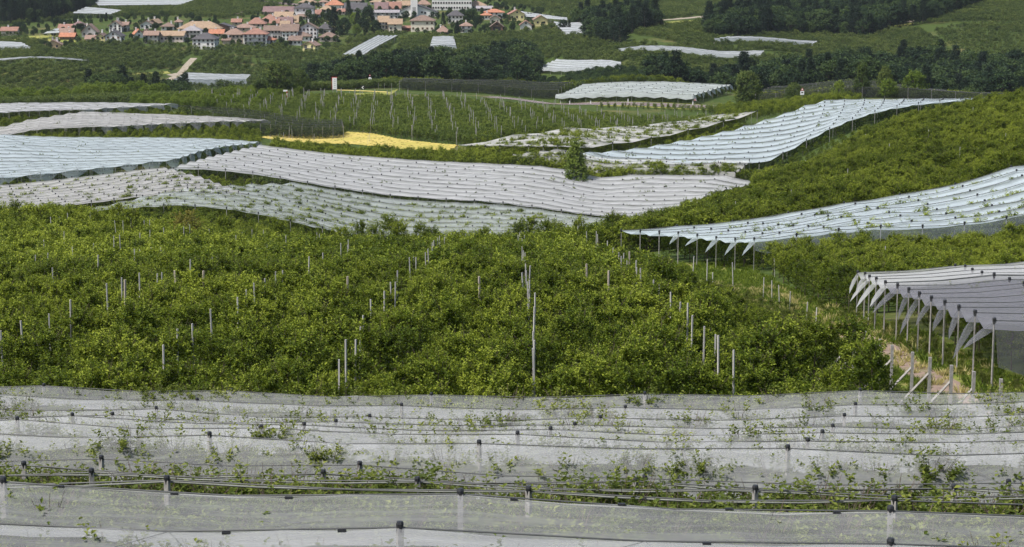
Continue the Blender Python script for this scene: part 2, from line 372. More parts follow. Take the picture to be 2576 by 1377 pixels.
# ------------------------------------------------------------------ plan areas
def inside(poly, X, Y):
    poly = np.asarray(poly); n = len(poly); r = np.zeros(X.shape, bool); j = n - 1
    for i in range(n):
        xi, yi = poly[i]; xj, yj = poly[j]
        with np.errstate(divide='ignore', invalid='ignore'):
            r ^= ((yi > Y) != (yj > Y)) & (X < (xj - xi) * (Y - yi) / (yj - yi + 1e-12) + xi)
        j = i
    return r
def area(*pts, h=0.0, dmin=14, dmax=2200):
    """(px, py) points of the photograph put down on the land, or (px, None, d) points at a known distance"""
    out = []
    for p in pts:
        if len(p) == 3: out.append(((p[0] - CX) / FPX * p[2], p[2]))
        else: out.append(tuple(locate(p[0], p[1], h, dmin, dmax)))
    return np.array(out)
def rows_in(poly, row, step, ang=0.0, jit=.25):
    poly = np.asarray(poly); c, s = math.cos(ang), math.sin(ang)
    q = np.stack([poly[:,0]*c + poly[:,1]*s, -poly[:,0]*s + poly[:,1]*c], -1)
    a = np.arange(q[:,0].min(), q[:,0].max(), step); b = np.arange(q[:,1].min(), q[:,1].max(), row)
    A, Bq = np.meshgrid(a, b); A = A.ravel() + rng.normal(size=A.size) * step * jit; Bq = Bq.ravel() + rng.normal(size=Bq.size) * row * .05
    X = A*c - Bq*s; Y = A*s + Bq*c; k = inside(poly, X, Y)
    return np.stack([X[k], Y[k]], -1)
def on_ground(xy, dz=0.0):
    xy = np.asarray(xy)
    if len(xy) == 0: return np.zeros((0,3))
    return np.column_stack([xy, ground(xy[:,0], xy[:,1]) + dz])
def keep_out(xy, polys):
    k = np.ones(len(xy), bool)
    for p in polys: k &= ~inside(p, xy[:,0], xy[:,1])
    return xy[k]
def in_view(xy, m=700, h=0):
    z = ground(xy[:,0], xy[:,1]) + h; px, py = proj(xy[:,0], xy[:,1], z)
    return xy[(px > -m) & (px < 2576 + m) & (py < 1377 + 260)]
# ------------------------------------------------------------------ hail nets
def tube_rows(name, lines, r, mat, parent, n=4):
    mb = MB()
    for l in lines: mb.tube(l, r, n, caps=False)
    return mb.build(name, mat, parent)
def lerp(a, b, t): return a + (b - a) * t
def make_post_mesh(h, w, lean=0):
    m = MB(); m.tube([(0,0,-.3),(lean,0,h)], w*.62, 4); return m.mesh('post', M['concrete'])
def make_cap_mesh(s):
    m = MB(); m.tube([(0,0,-.10*s),(0,0,.05*s),(0,0,.085*s)], [.040*s,.056*s,.044*s], 8); return m.mesh('cap', M['cap'])
_capm = {}
def cap_mesh(s):
    k = round(s, 2)
    if k not in _capm: _capm[k] = make_cap_mesh(k)
    return _capm[k]
def hail_net(label, ridges, mat, H=3.2, sag=.5, dens=(.45,.45,.45), sub=4, posts_every=1, cap_s=1.0, post_w=.1, front=0.0, back=0.0, lends=False, rends=False,
             group='hail nets over the orchard rows', gaps=(), halves=(), width=None, cable_r=.02, cable_mat=None, wob=.12, post_from=0, max_posts=100, base_h=None, posts=True, front_wavy=.25, cap_sub=True, skip=None, apron_d=None, fun_w=.92, fun_l=.61, fun_d=1.0, details=False):
    """ridges: list of (k,3) arrays, post tops of each row, near row first. The net hangs from ridge to a sagging seam and up to the next ridge."""
    c = np.mean([r.mean(0) for r in ridges], 0); gz = float(ground(c[0], c[1]))
    root = empty('hail_net', (c[0], c[1], gz), 0, label, 'hail net', group); off = np.array([c[0], c[1], gz])
    fine = []
    for r in ridges:
        k = len(r); t = np.linspace(0, k - 1, (k - 1) * sub + 1); i = np.minimum(t.astype(int), k - 2); f = (t - i)[:,None]
        q = r[i] * (1 - f) + r[i+1] * f; q[:,2] -= .10 * (4 * (f[:,0] * (1 - f[:,0]))) * (.6 + .8 * rng.uniform(size=len(q)))
        fine.append(q)
    VV, FF, DD = [], [], []; nv = 0
    def strip(curves, dv):
        nonlocal nv
        a, b = len(curves), len(curves[0]); VV.append(np.concatenate(curves)); DD.append(np.repeat(dv, b))
        idx = np.arange(a * b).reshape(a, b) + nv
        FF.append(np.stack([idx[:-1,:-1], idx[:-1,1:], idx[1:,1:], idx[1:,:-1]], -1).reshape(-1, 4)); nv += a * b
    cords, rolls = [], []; us = [0, .12, .28, .42, .5, .58, .72, .88, 1.0]; seams = []
    def resamp(q, k):
        t = np.linspace(0, len(q) - 1, k); i = np.minimum(t.astype(int), len(q) - 2); f = (t - i)[:,None]; return q[i] * (1 - f) + q[i+1] * f
    for i in range(len(fine) - 1):
        A, Bq = fine[i], fine[i+1]; k = max(len(A), len(Bq)); A2, B2 = resamp(A, k), resamp(Bq, k)
        w = rng.normal(size=k); w = np.convolve(w, np.ones(5) / 5, 'same') * wob * 2
        sg = (sag if i not in halves else 1.15) * (1 + w)
        cur, dv = [], []
        for u in us:
            q = lerp(A2, B2, u); s = 1 - abs(2 * u - 1); q[:,2] -= sg * s ** .85 + rng.normal(size=k) * wob * .12 * s
            cur.append(q); e = abs(2 * u - 1)
            # u<.5 is the far slope of the near ridge, u>.5 the slope that faces down the valley
            dv.append(lerp(dens[1], dens[0], (e - .45) / .55) if e > .45 else lerp(dens[2], dens[1], e / .45))
        if i in gaps: rolls.append(A2 - off)     # this panel is rolled up along its ridge and the trees show between
        elif i in halves:
            strip(cur[4:], [.7, .5] + list(dv[6:])); cords.append(cur[5] - off)
        else:
            strip(cur, dv)
        seams.append(cur[4])
    def apron(q, nd, length, dn, wavy):
        k = len(q); d = np.gradient(q, axis=0); nrm = np.stack([d[:,1], -d[:,0]], -1); nrm /= np.maximum(np.linalg.norm(nrm, axis=1, keepdims=True), 1e-6); nrm *= nd
        cur = [q]
        ph = np.arange(k) / sub * np.pi
        for u in (.25, .5, .75, 1.0):
            p = q.copy(); ln = length * (1 + wavy * np.abs(np.sin(ph)) * (u > .9) - wavy * .5)
            p[:,:2] += nrm * (length * .45 * u); p[:,2] -= ln * u * 1.0 + rng.normal(size=k) * .03
            cur.append(p)
        strip(cur, [dn] * 5)
        return cur
    if front: apron(fine[0], 1, front, apron_d or dens[1] * .85, front_wavy)
    if back: apron(fine[-1], -1, back, dens[1] * .8, front_wavy)
    def funnel(i, end):
        q = fine[i]; e = q[0] if end == 'l' else q[-1]; inn = q[1] if end == 'l' else q[-2]
        out = (e - inn) / max(np.linalg.norm(e - inn), 1e-6)
        va = []
        for j in (i - 1, i):
            if 0 <= j < len(seams): s = seams[j][0] if end == 'l' else seams[j][-1]; va.append(lerp(e, s, fun_w * rng.uniform(.8, 1.1)))
            else:
                o = fine[i + 1] if i + 1 < len(fine) else fine[i - 1]; oe = o[0] if end == 'l' else o[-1]; s = e - (oe - e) * .45; s[2] -= sag; va.append(lerp(e, s, fun_w))
        tip = e + out * rng.uniform(.4, 1.4) + (va[0] - va[1]) * rng.uniform(-.35, .35); tip[2] = e[2] - H * fun_l * rng.uniform(.65, 1.15)
        m1 = lerp(va[0], tip, .5) + out * .15; m2 = lerp(e, tip, .5) + out * .3; m3 = lerp(va[1], tip, .5) + out * .15
        cs = [np.array([va[0], lerp(va[0], e, .55) - [0,0,.0], e, lerp(va[1], e, .55), va[1]])]
        for u in (.35, .7, 1.0):
            cs.append(np.array([lerp(va[0], tip, u) , lerp(lerp(va[0], e, .55), tip, u) + out * .2 * (1 - u), lerp(e, tip, u) + out * .35 * (1 - u) * u * 2, lerp(lerp(va[1], e, .55), tip, u) + out * .2 * (1 - u), lerp(va[1], tip, u)]))
        strip(cs, [dens[0] * .8, dens[1] * .75 * fun_d, dens[1] * .9 * fun_d, .95 * fun_d])
    for i in range(len(fine)):
        if lends and (lends is True or i < lends): funnel(i, 'l')
        if rends: funnel(i, 'r')
    V = np.concatenate(VV) - off
    me = npmesh('net', V, FF, [mat], smooth=True, attrs={'dens': np.concatenate(DD)})
    place('net', me, root)
    for q in fine:
        mb = MB(); mb.tube([tuple(p) for p in (q[::max(1, sub // 2)] - off)], cable_r, 4, caps=False); mb.build('cable', cable_mat or M['cable'], root)
    for q in rolls:
        mb = MB(); q = q + np.column_stack([np.zeros(len(q)), np.full(len(q), .06), -.03 + rng.normal(size=len(q)) * .012]); mb.tube([tuple(p) for p in q[::2]], [.010 + .012 * rng.uniform() for _ in q[::2]], 5); mb.build('rolled_net', M['rolled'], root)
    for q in cords:
        mb = MB(); mb.tube([tuple(p) for p in q[::2]], .012, 4, caps=False); mb.build('cord', M['cable'], root)
    if details:
        cl = MB(); cl.box((0,0,0), (.115,.05,.034)); clm = cl.mesh('clip', M['cap']); nc = 0
        for i, q in enumerate(fine[:9]):
            if 0 < i < len(fine) - 1 and i not in gaps and (i - 1) not in gaps:
                sm = resamp(seams[i-1], len(q))
                for k in range(sub // 2, len(q) - 1, sub):
                    px_, py_ = proj(*q[k])
                    if -40 < px_ < 2620 and py_ < 1420:
                        mb = MB(); mb.tube([sm[max(0, k-2)] - off, q[k] - off, sm[min(len(q)-1, k+2)] - off], .004, 3, caps=False); mb.build('tie_wire', M['cable'], root)
            if i < 4:
                for k in range(1, len(q) - 1, max(1, sub // 4)):
                    px_, py_ = proj(*q[k])
                    if -20 < px_ < 2600 and nc < 60 and rng.uniform() < .6 and py_ < 1400: place('clip', clm, root, q[k] - off + [0, -.02, .005], math.atan2(q[k+1][1]-q[k-1][1], q[k+1][0]-q[k-1][0])); nc += 1
    if posts:
        tops = np.concatenate([r[(i + post_from) % posts_every::posts_every] for i, r in enumerate(ridges)])
        px, py = proj(tops[:,0], tops[:,1], tops[:,2]); tops = tops[(px > -60) & (px < 2640) & (py < 1377 + 200)]
        dist = np.hypot(tops[:,0], tops[:,1]); tops = tops[np.argsort(dist)]
        pm = make_post_mesh(H, post_w); rest = MB()
        cm = cap_mesh(cap_s)
        for k, t in enumerate(tops):
            if k < max_posts:
                g = H
                p = place('post', pm, root, t - off - [0, 0, H], rng.uniform(0, 1.5))
                if cap_sub: place('cap', cm, p, (0, 0, H))
            else:
                rest.tube([t - off - [0,0,H], t - off], post_w * .62, 4, 0); rest.tube([t - off - [0,0,.1*cap_s], t - off + [0,0,.1*cap_s]], [.045*cap_s, .06*cap_s], 6, 1)
        if rest.n: tag(rest.build('post_row', [M['concrete'], M['cap']], root), kind='stuff')
    root['ridge_pts'] = 0; del root['ridge_pts']
    return root
def block(corners, n, m, H=3.2, dmins=14, jit=.05, curve=0.0):
    """corners: near-left, near-right, far-right, far-left as photograph points of the net top; returns ridges"""
    Q = [np.array([(p[0]-CX)/FPX*p[2], p[2]]) if len(p) == 3 and p[1] is None else (np.array([ray(p[0],p[1])[0]*p[2], p[2]]) if len(p) == 3 else locate(p[0], p[1], H, dmins)) for p in corners]
    out = []
    for i in range(n):
        s = i / max(1, n - 1); a = lerp(Q[0], Q[3], s); b = lerp(Q[1], Q[2], s)
        t = np.linspace(0, 1, m)[:,None]; xy = a * (1 - t) + b * t
        xy[:,1] += (lerp(curve[0], curve[1], s) if hasattr(curve, '__len__') else curve) * 4 * (t[:,0] * (1 - t[:,0]))
        z = ground(xy[:,0], xy[:,1]) + H + rng.normal(size=m) * jit
        out.append(np.column_stack([xy, z]))
    return out, np.array(Q)
# ------------------------------------------------------------------ net materials
M['rolled'] = simple('rolled_net', (.20,.21,.19), .9, .35, 2)
NM = {
 'grey': netmat('grey_net', (.67,.685,.695), (.4,6,6), .15),
 'white': netmat('white_net', (.62,.635,.65), (.25,2,2), .18),
 'blue': netmat('pale_blue_net', (.60,.69,.74), (.2,2,2), .15),
 'pink': netmat('worn_net', (.60,.60,.595), (.25,1.2,1.2), .2),
 'green': netmat('greenish_net', (.62,.68,.67), (.2,1.2,1.2), .2),
 'straw': netmat('straw_net', (.72,.72,.70), (.25,1.0,1.0), .3),
 'dark': netmat('black_net', (.27,.275,.31), (.4,4,4), .08),
 'black': netmat('far_black_net', (.045,.05,.05), (.2,1,1), .12),
 'far': netmat('far_white_net', (.60,.64,.67), (.12,.7,.7), .22),
}
# ------------------------------------------------------------------ foreground net: rows read off the photograph, far to near
def rowA(line, caps, d0, d1):
    xs = [p[0] for p in line]; ys = [p[1] for p in line]
    sp = np.diff(caps); caps = [caps[0] - k*sp[0] for k in (4,3,2,1)] + list(caps) + [caps[-1] + k*sp[-1] for k in (1,2,3,4)]
    out = []
    for c in caps:
        if c < xs[0]: y = ys[0] + (c - xs[0]) * .0
        elif c > xs[-1]: y = ys[-1]
        else: y = float(np.interp(c, xs, ys))
        d = d0 + (d1 - d0) * c / 2576
        a, b = ray(c, y); out.append((a * d, d, b * d))
    return np.array(out)
A_ROWS = [
 rowA([(0,967),(110,971),(582,984),(1085,994),(1622,992),(2164,983),(2576,984)], [110,582,1085,1622,2164], 66.5, 62.5),
 rowA([(0,992),(233,1006),(496,1007),(1010,1021),(1225,1026),(1573,1026),(2152,1019),(2576,1004)], [496,1010,1573,2152], 63, 59.5),
 rowA([(0,1025),(200,1032),(393,1029),(653,1046),(930,1049),(1108,1056),(1510,1052),(1934,1054),(2124,1047),(2576,1037)], [393,930,1510,2124], 59.5, 56),
 rowA([(0,1047),(283,1044),(845,1062),(1446,1069),(2095,1074),(2576,1064)], [283,845,1446,2095], 56, 53),
 rowA([(0,1048),(182,1046),(765,1070),(1385,1081),(2069,1089),(2576,1081)], [182,765,1385,2069], 53, 50),
 rowA([(0,1058),(43,1056),(657,1077),(1302,1093),(2032,1110),(2576,1104)], [43,657,1302,2032], 50, 46.5),
 rowA([(0,1084),(527,1095),(1205,1116),(1982,1128),(2576,1136)], [527,1205,1982], 46.5, 43.5),
 rowA([(0,1152),(255,1155),(905,1170),(1622,1204),(2576,1216)], [255,905,1622,2537], 43, 40.5),
 rowA([(0,1169),(200,1174),(533,1186),(813,1192),(1192,1206),(1717,1213),(2576,1233)], [60,813,1600,2400], 40, 37.5),
 rowA([(0,1184),(800,1202),(1288,1219),(2576,1247)], [230,1050,1900], 37, 34.7),
 rowA([(0,1200),(800,1216),(1288,1234),(2576,1268)], [420,1330,2250], 34, 32),
 rowA([(0,1213),(1158,1243),(2240,1286),(2576,1305)], [8,1158,2240], 30.2, 30),
 rowA([(0,1310),(1006,1327),(2240,1369),(2576,1376)], [-160,1006,2240], 27, 27),
 rowA([(0,1415),(2576,1475)], [-500,740,1990], 24, 24),
 rowA([(0,1545),(2576,1600)], [-100,1270,2640], 21, 21)][::-1]
nA = len(A_ROWS)
hail_net('long grey hail net in the foreground with black post caps and leaf tufts poking through', A_ROWS, NM['grey'], H=3.2, sag=.5, dens=(.30,.35,.39),
         sub=8, cap_s=1.0, post_w=.095, gaps=(3,4,5,6), halves=(7,), cable_r=.013, wob=.2, base_h=3.2, details=True)

def simple_net(label, corners, n, m, mat, **kw):
    H = kw.pop('H', 3.2); curve = kw.pop('curve', 0); dm = kw.pop('dmin', 14)
    rd, Q = block(corners, n, m, H, dm, kw.pop('jit', .05), curve)
    hail_net(label, rd, NM[mat], H=H, **kw); return Q

Q_ = {}
# near right, light and dark
def n2(caps, d0, d1, i0, i1):
    out = []
    for i in range(i0, i1):
        px, py = caps[i]; d = d0 + (d1 - d0) * i / (len(caps) - 1); x0 = (px - CX) / FPX * d
        xs = [x0 + 6.2 * k for k in range(8)]
        out.append(np.array([[x, d + .02 * (x - x0), float(ground(x, d)) + 3.2 + rng.normal() * .03] for x in xs]))
    return out[::-1]
N2C = [(2171,679),(2190,688),(2201.5,704),(2219,711),(2242.5,719),(2274,730),(2303,739),(2330.5,755),(2361.5,772),(2396.5,785),(2433,798.5),(2475,813),(2525,835.5)]
hail_net('short light grey hail net behind the dark net, tied ends over the grass track', n2(N2C, 128, 88, 0, 5), NM['white'], dens=(.35,.7,.7), sag=.4, lends=True, sub=4, cap_s=1.6, post_w=.075, cable_r=.02, fun_w=.5)
hail_net('dark grey hail net with tied funnel ends and pale posts along the path', n2(N2C, 128, 88, 4, 13), NM['dark'], dens=(.12,.85,.7), sag=.5, lends=True, sub=4, cap_s=1.6, post_w=.075, cable_r=.02, front=2.2, apron_d=.26, fun_d=.7, fun_w=.5)
# pale blue net sweeping up the slope on the right
rd = []
for i in range(8):
    s = i / 7; px, d = lerp(1905, 1566, s), lerp(189, 215, s); x0 = (px - CX) / FPX * d
    xs = np.linspace(x0, .33 * d, 11); dd = d + np.linspace(0, 2.5, 11)
    rd.append(np.column_stack([xs, dd, ground(xs, dd) + 3.2 + rng.normal(size=11) * .04]))
hail_net('pale blue hail net sweeping up the slope, bunched ends hanging over a grass corner', rd, NM['blue'], dens=(.28,.95,.9), sag=.4, lends=5, sub=4, cap_s=2.0, post_w=.07, front=1.2, apron_d=.2, fun_w=.4, fun_l=.42, fun_d=.65, cable_r=.03)
# valley floor
simple_net('broad white hail net in curving rows across the middle of the valley', [(430,425,425),(1640,543,393),(1900,468,431),(652,365,469)], 11, 18, 'white', dens=(.36,.88,.8), sag=.55, sub=3, cap_s=2.4, post_w=.10, cable_r=.04, curve=(6,-3), lends=True)
simple_net('greenish hail net behind the crest of the orchard, trees showing through it', [(180,540,372),(1560,602,352),(1640,550,389),(735,483,416)], 11, 18, 'green', dens=(.22,.66,.5), sag=.5, sub=3, cap_s=2.4, post_w=.10, cable_r=.035, lends=True, curve=(0,5))
simple_net('worn pinkish hail net with leaves poking through, below the large pale blue net', [(-60,520,382),(625,482,392),(415,427,427),(-60,462,416)], 10, 13, 'pink', dens=(.35,.88,.7), sag=.5, sub=3, cap_s=2.4, post_w=.10, cable_r=.035, rends=True)
HE = np.array([(8,445),(195,426),(325,411),(443,398),(480,385),(520,373),(567,365),(607,361),(650,356)], float)
rd = []; HL = []
for i in range(17):
    t = i / 16 * (len(HE) - 1); k = min(int(t), len(HE) - 2); e = HE[k] * (1 - t + k) + HE[k+1] * (t - k); r = locate(e[0], e[1], 3.2, 400)
    l = np.array([(lerp(-260, -70, i/16) - CX) / FPX * lerp(428, 487, i/16), lerp(428, 487, i/16)]); HL.append(r)
    u = np.linspace(0, 1, 15 + i // 4)[:,None]; xy = l * (1 - u) + r * u
    rd.append(np.column_stack([xy, ground(xy[:,0], xy[:,1]) + 3.2 + rng.normal(size=len(xy)) * .04]))
hail_net('large pale blue hail net on the left with triangular net ends along its lower edge', rd, NM['blue'], dens=(.30,.90,.85), sag=.4, sub=2, cap_s=1.0, post_w=.10, cable_r=.03, rends=True, fun_l=.95, fun_d=.6)
simple_net('grey white hail net with triangular ends, second from the back on the left', [(-190,338,505),(270,347,507),(667,305,532),(205,281,549)], 12, 14, 'pink', dens=(.38,.9,.8), sag=.45, sub=2, cap_s=.9, post_w=.10, cable_r=.04, rends=True, fun_l=.95, fun_d=.6)
simple_net('narrow white hail net at the back on the left, above the grey white net', [(-80,288,553),(225,279,560),(432,262,590),(-80,262,590)], 6, 13, 'white', dens=(.45,.95,.85), sag=.4, sub=2, cap_s=.9, post_w=.10, cable_r=.04, rends=True, fun_l=.9, fun_d=.6)
simple_net('black net over a strip of trees behind the grey white net on the left', [(655,318,520),(864,322,517),(860,307,538),(430,270,582)], 5, 9, 'black', dens=(.25,.32,.32), sag=.25, sub=2, cap_s=.5, post_w=.1, front=2.4, cable_r=.02, apron_d=.3)
simple_net('pale blue hail net of wide steps below the hillside orchard on the right', [(1425,380,457),(1910,404,444),(2570,247,488),(2075,255,506)], 13, 11, 'blue', dens=(.22,.92,.85), sag=.5, sub=3, cap_s=2.4, post_w=.10, cable_r=.03, lends=True, curve=-3)
simple_net('straw coloured net with leaf patches between the staked orchard and the stepped blue net', [(1150,378,471),(1440,372,463),(1905,288,518),(1790,285,534)], 6, 9, 'straw', dens=(.3,.9,.6), sag=.5, sub=3, cap_s=2.4, post_w=.10, cable_r=.03)
simple_net('low thin net in folds below the stepped blue net', [(1290,398,457),(1850,436,436),(1885,408,446),(1395,378,461)], 4, 9, 'straw', dens=(.28,.65,.5), sag=.5, sub=3, cap_s=2.4, post_w=.10, front=1.5, cable_r=.04)
simple_net('grey green hail net beside the asphalt road', [(1398,240,655),(1745,251,641),(1838,213,696),(1465,207,708)], 9, 10, 'green', dens=(.4,.9,.8), sag=.5, sub=2, cap_s=2.4, post_w=.10, rends=True, front=1.4, cable_r=.04)
simple_net('black net sloping over trees behind the staked orchard', [(1005,222,698),(1405,231,685),(1440,202,770),(1020,198,770)], 6, 7, 'black', dens=(.45,.55,.55), sag=.2, sub=2, cap_s=.6, post_w=.12, front=2.6, cable_r=.03, apron_d=.4)
simple_net('black net with pale posts at the foot of the wood on the right', [(1900,250,640),(2660,243,560),(2660,214,690),(1960,220,740)], 7, 14, 'black', dens=(.35,.45,.45), sag=.2, sub=2, cap_s=.6, post_w=.16, front=2.6, cable_r=.04)
FARNET = []
def far_net(label, c, n, m, mat='far', **kw):
    k = dict(dens=(.6,.95,.9), sag=.5, sub=2, posts=True, cap_s=1.5, post_w=.14, max_posts=30, cable_r=.06, cap_sub=False, dmin=790); k.update(kw)
    Q = simple_net(label, c, n, m, mat, **k); FARNET.append(Q)
far_net('white net in stripes running down the slope below the tall cream house', [(863,136),(952,88),(1004,88),(918,135)], 6, 8)
far_net('white net hung like a sheet on the bank below the hip roofed pink house', [(1082,115),(1147,114),(1141,91),(1089,92)], 7, 5, front=2)
far_net('white net by the pale farm track, below the orchards on the left', [(438,198),(618,199),(630,187),(470,182)], 5, 9, front=2.5)
far_net('white net at the left edge of the picture below the peach house', [(-40,119),(76,117),(55,106),(-40,103)], 4, 5, front=1.5)
far_net('long thin white net lying between dark orchards on the far left', [(-30,154),(222,151),(205,148.5),(-30,150)], 2, 10)
far_net('largest white net high above the left end of the village', [(250,14),(450,12),(487,-1),(225,-6)], 5, 8)
far_net('small white net in rows above the left end of the village', [(178,33),(275,35),(307,25),(215,17)], 5, 5)
far_net('small pale net leading up to the red roofed houses on the left', [(100,85),(148,83),(151,71),(138,72)], 3, 3)
far_net('narrow white net behind the yellow houses at the right end of the village', [(1325,42),(1428,50),(1426,44),(1310,28)], 4, 6)
far_net('white net in waves below the bend of the road, right of the village', [(1418,79),(1502,74),(1472,57),(1393,54)], 6, 5, front=1.5)
far_net('white rippled net in front of the dark wood, lowest of three on the far slope', [(1358,167),(1562,170),(1562,156),(1400,148)], 5, 8, front=1.5)
far_net('long white rippled net on the far slope, middle one of three', [(1556,122),(1914,134),(1922,127),(1640,114)], 4, 12, front=1.5)
far_net('white net on the far slope on the right, topmost of three', [(1797,96),(2045,108),(2056,103),(1830,91)], 3, 9, front=1.5)

# ------------------------------------------------------------------ trees under and between the nets
def apple(proto, x, y, label, group, s=1.0, z=None, wide=1.0):
    o = empty('apple_tree', (x, y, float(ground(x, y)) if z is None else z), rng.uniform(-.5, .5) + (math.pi if rng.uniform() < .5 else 0), label, 'apple tree', group)
    o.scale = (s * wide * rng.uniform(.92, 1.1), s * wide * rng.uniform(.92, 1.1), s)
    link(bpy.data.objects.new('crown', proto[0]), o); link(bpy.data.objects.new('trunk', proto[1]), o); return o
cand, aside = [], []
for r in A_ROWS:
    n = int((r[-1,0] - r[0,0]) / 1.28); t = np.linspace(0, len(r) - 1, max(n, 2)); i = np.minimum(t.astype(int), len(r) - 2); f = (t - i)[:,None]
    q = r[i] * (1 - f) + r[i+1] * f; px, py = proj(q[:,0], q[:,1], q[:,2]); q = q + rng.normal(size=q.shape) * [.15, .12, 0]; iv = (px > -70) & (px < 2646); cand.append(q[iv]); aside.append(q[~iv])
cand = np.concatenate(cand); cand = cand[np.argsort(cand[:,1])]; NI = min(258, len(cand))
print('netted trees', len(cand))
NETTED = 'apple trees under the foreground net'
for k, q in enumerate(cand[:NI]):
    gap = 31 < q[1] < 39.9; back = 39.9 <= q[1] < 43.4
    apple(APN[k % 5], q[0], q[1], 'apple tree standing in a row under the grey foreground net', NETTED, s=rng.uniform(1.02, 1.10) if gap else rng.uniform(.97, 1.05) if back else rng.uniform(.98, 1.12) if q[1] > 46 else rng.uniform(.94, 1.07), z=q[2] - 3.2, wide=1.35 if gap else 1.1)
if len(cand) > NI:
    q = np.concatenate([cand[NI:]] + aside); q[:,2] -= 3.2
    scatter('netted_apple_trees', q, APN, 'apple trees standing at the back of the grey foreground net', 'apple trees', .96, 1.15)
# open orchard
pts = []
for d in np.arange(68.5, 256, 4.0):
    w = .262 * d + 3; xr = 13.8 if d < 205 else min(w, 14.2 + (d - 205) * .6)
    if 176 < d < 222: xr = 7.0
    x = np.arange(-w, xr, 1.4); pts.append(np.column_stack([x + rng.normal(size=len(x)) * .2, d + rng.normal(size=len(x)) * .15 + .01 * x]))
pts = np.concatenate(pts); pts = pts[np.argsort(pts[:,1])]
OPEN = 'apple trees of the open orchard'
z = ground(pts[:,0], pts[:,1])
NO = 300 - NI
for k in range(NO):
    apple(AP[k % 5], pts[k,0], pts[k,1], 'leafy apple tree in the front row of the open orchard', OPEN, s=rng.uniform(.84, 1.08) * (.72 if pts[k,0] > 11.2 else 1), z=z[k])
rest = np.column_stack([pts, z])[NO:]; low = (rest[:,0] > 10.8) & (rest[:,1] > 84) & (rest[:,1] < 206)
scatter('orchard_apple_trees', rest[low], AP, 'low young apple trees on the edge of the open orchard beside the grass track', 'apple trees', .52, .8)
rest = rest[~low]
scatter('orchard_apple_trees', rest[rest[:,1] < 135], AP, 'apple trees of the open orchard behind its front row', 'apple trees', .72, 1.22)
scatter('orchard_apple_trees', rest[rest[:,1] >= 135], APM, 'apple trees at the back of the open orchard up to its crest', 'apple trees', .9, 1.4)
def mass(name, poly, row, step, protos_, label, ang=0, smin=.85, smax=1.12, cat='apple trees', outs=(), dz=0, sxy=1.0, jit=.2):
    xy = rows_in(poly, row, step, ang, jit); xy = keep_out(xy, outs); xy = in_view(xy)
    return scatter(name, on_ground(xy, dz), protos_, label, cat, smin, smax, sxy=sxy)
FB = area((1560,None,222),(3300,None,226),(3300,None,440),(2560,None,440),(2400,None,432),(2150,None,420),(1960,None,402),(1908,None,400),(1902,None,300),(1890,None,274),(1790,None,262),(1700,None,250),(1640,None,242))
fx = rows_in(FB, 3.2, 1.4, .25, .2); fz = on_ground(fx); fn = fx[:,1] < 385
scatter('hillside_apple_trees', fz[fn], AP, 'apple trees covering the hillside between the pale blue nets on the right', 'apple trees', .72, 1.2)
scatter('hillside_apple_trees', fz[~fn], APM, 'apple trees along the top of the hillside below the stepped blue net', 'apple trees', .7, 1.0)
mass('terrace_apple_trees', np.array([(21.8,133),(75,133),(90,187),(23.8,187)]), 3.0, 1.3, AP, 'apple trees between the pale blue net and the light grey net on the right', 0, .7, 1.0)
mass('terrace_apple_trees', np.array([(22.6,89),(58,89),(58,127),(24.5,127)]), 3.2, 1.5, AP, 'apple trees under the dark and light grey nets on the right', 0, .66, .84)
mass('terrace_apple_trees', np.array([(24.5,189),(66,190),(72,216),(15,213)]), 3.6, 1.5, APM, 'apple trees under the sweeping pale blue net on the right', 0, .85, 1.12)
def under(corners, label, protos_=APM, row=5, step=2.2, ang=0, **kw):
    poly = np.array([((p[0]-CX)/FPX*p[2], p[2]) for p in corners]); mass('netted_apple_trees', poly, row, step, protos_, label, ang, **kw)
under([(452,425,428),(1640,543,393),(1900,468,431),(652,365,469)], 'apple trees under the broad white net', APF, 4.2, 2.4, -.15, smin=.8, smax=1.1)
under([(180,540,372),(1560,602,352),(1640,550,389),(1150,None,408),(735,483,416)], 'apple trees under the greenish net behind the orchard crest', APM, 3.2, 1.5, -.05, smin=.9, smax=1.14)
under([(-60,518,384),(613,478,394),(400,432,425),(-60,468,412)], 'apple trees under the worn pinkish net', APM, 4.2, 1.9, .1, smin=.9, smax=1.16)
under([(-260,450,428),(0,446,431),(648,362,469),(-70,333,486)], 'apple trees under the large pale blue net on the left', APF, 3.4, 2.0, .2)
under([(-190,338,505),(270,347,507),(667,305,532),(205,281,549)], 'apple trees under the grey white net on the left', APF, 3.8, 2.2, .1, smin=.85, smax=1.14)
under([(-80,288,553),(225,279,560),(432,262,590),(-80,262,590)], 'apple trees under the narrow white net at the back on the left', APF, 5, 2.4)
under([(640,320,520),(870,325,516),(864,307,538),(425,270,584)], 'apple trees under the black net on the left', APF, 3.2, 1.8)
under([(1425,380,457),(1910,404,444),(2520,245,490),(2075,255,506)], 'apple trees under the stepped pale blue net', APF, 3.6, 2.2, -.1)
under([(1165,378,469),(1430,372,464),(1905,288,520),(1790,285,532)], 'apple trees under the straw coloured net', APM, 3.8, 1.7, .1, smin=1.0, smax=1.25)
under([(1290,398,457),(1850,436,436),(1885,408,446),(1395,378,461)], 'apple trees under the low thin net', APM, 3.6, 2.0)
under([(1398,240,655),(1745,251,641),(1838,213,696),(1465,207,708)], 'apple trees under the grey green net by the road', APF, 5, 2.2, smin=.85, smax=1.12)
under([(1005,222,698),(1405,231,685),(1450,202,775),(1020,198,775)], 'apple trees under the black net behind the staked orchard', APF, 4, 2.4)
under([(1900,250,640),(2660,243,560),(2660,214,690),(1960,220,740)], 'apple trees under the black net on the right', APF, 4, 2.4)
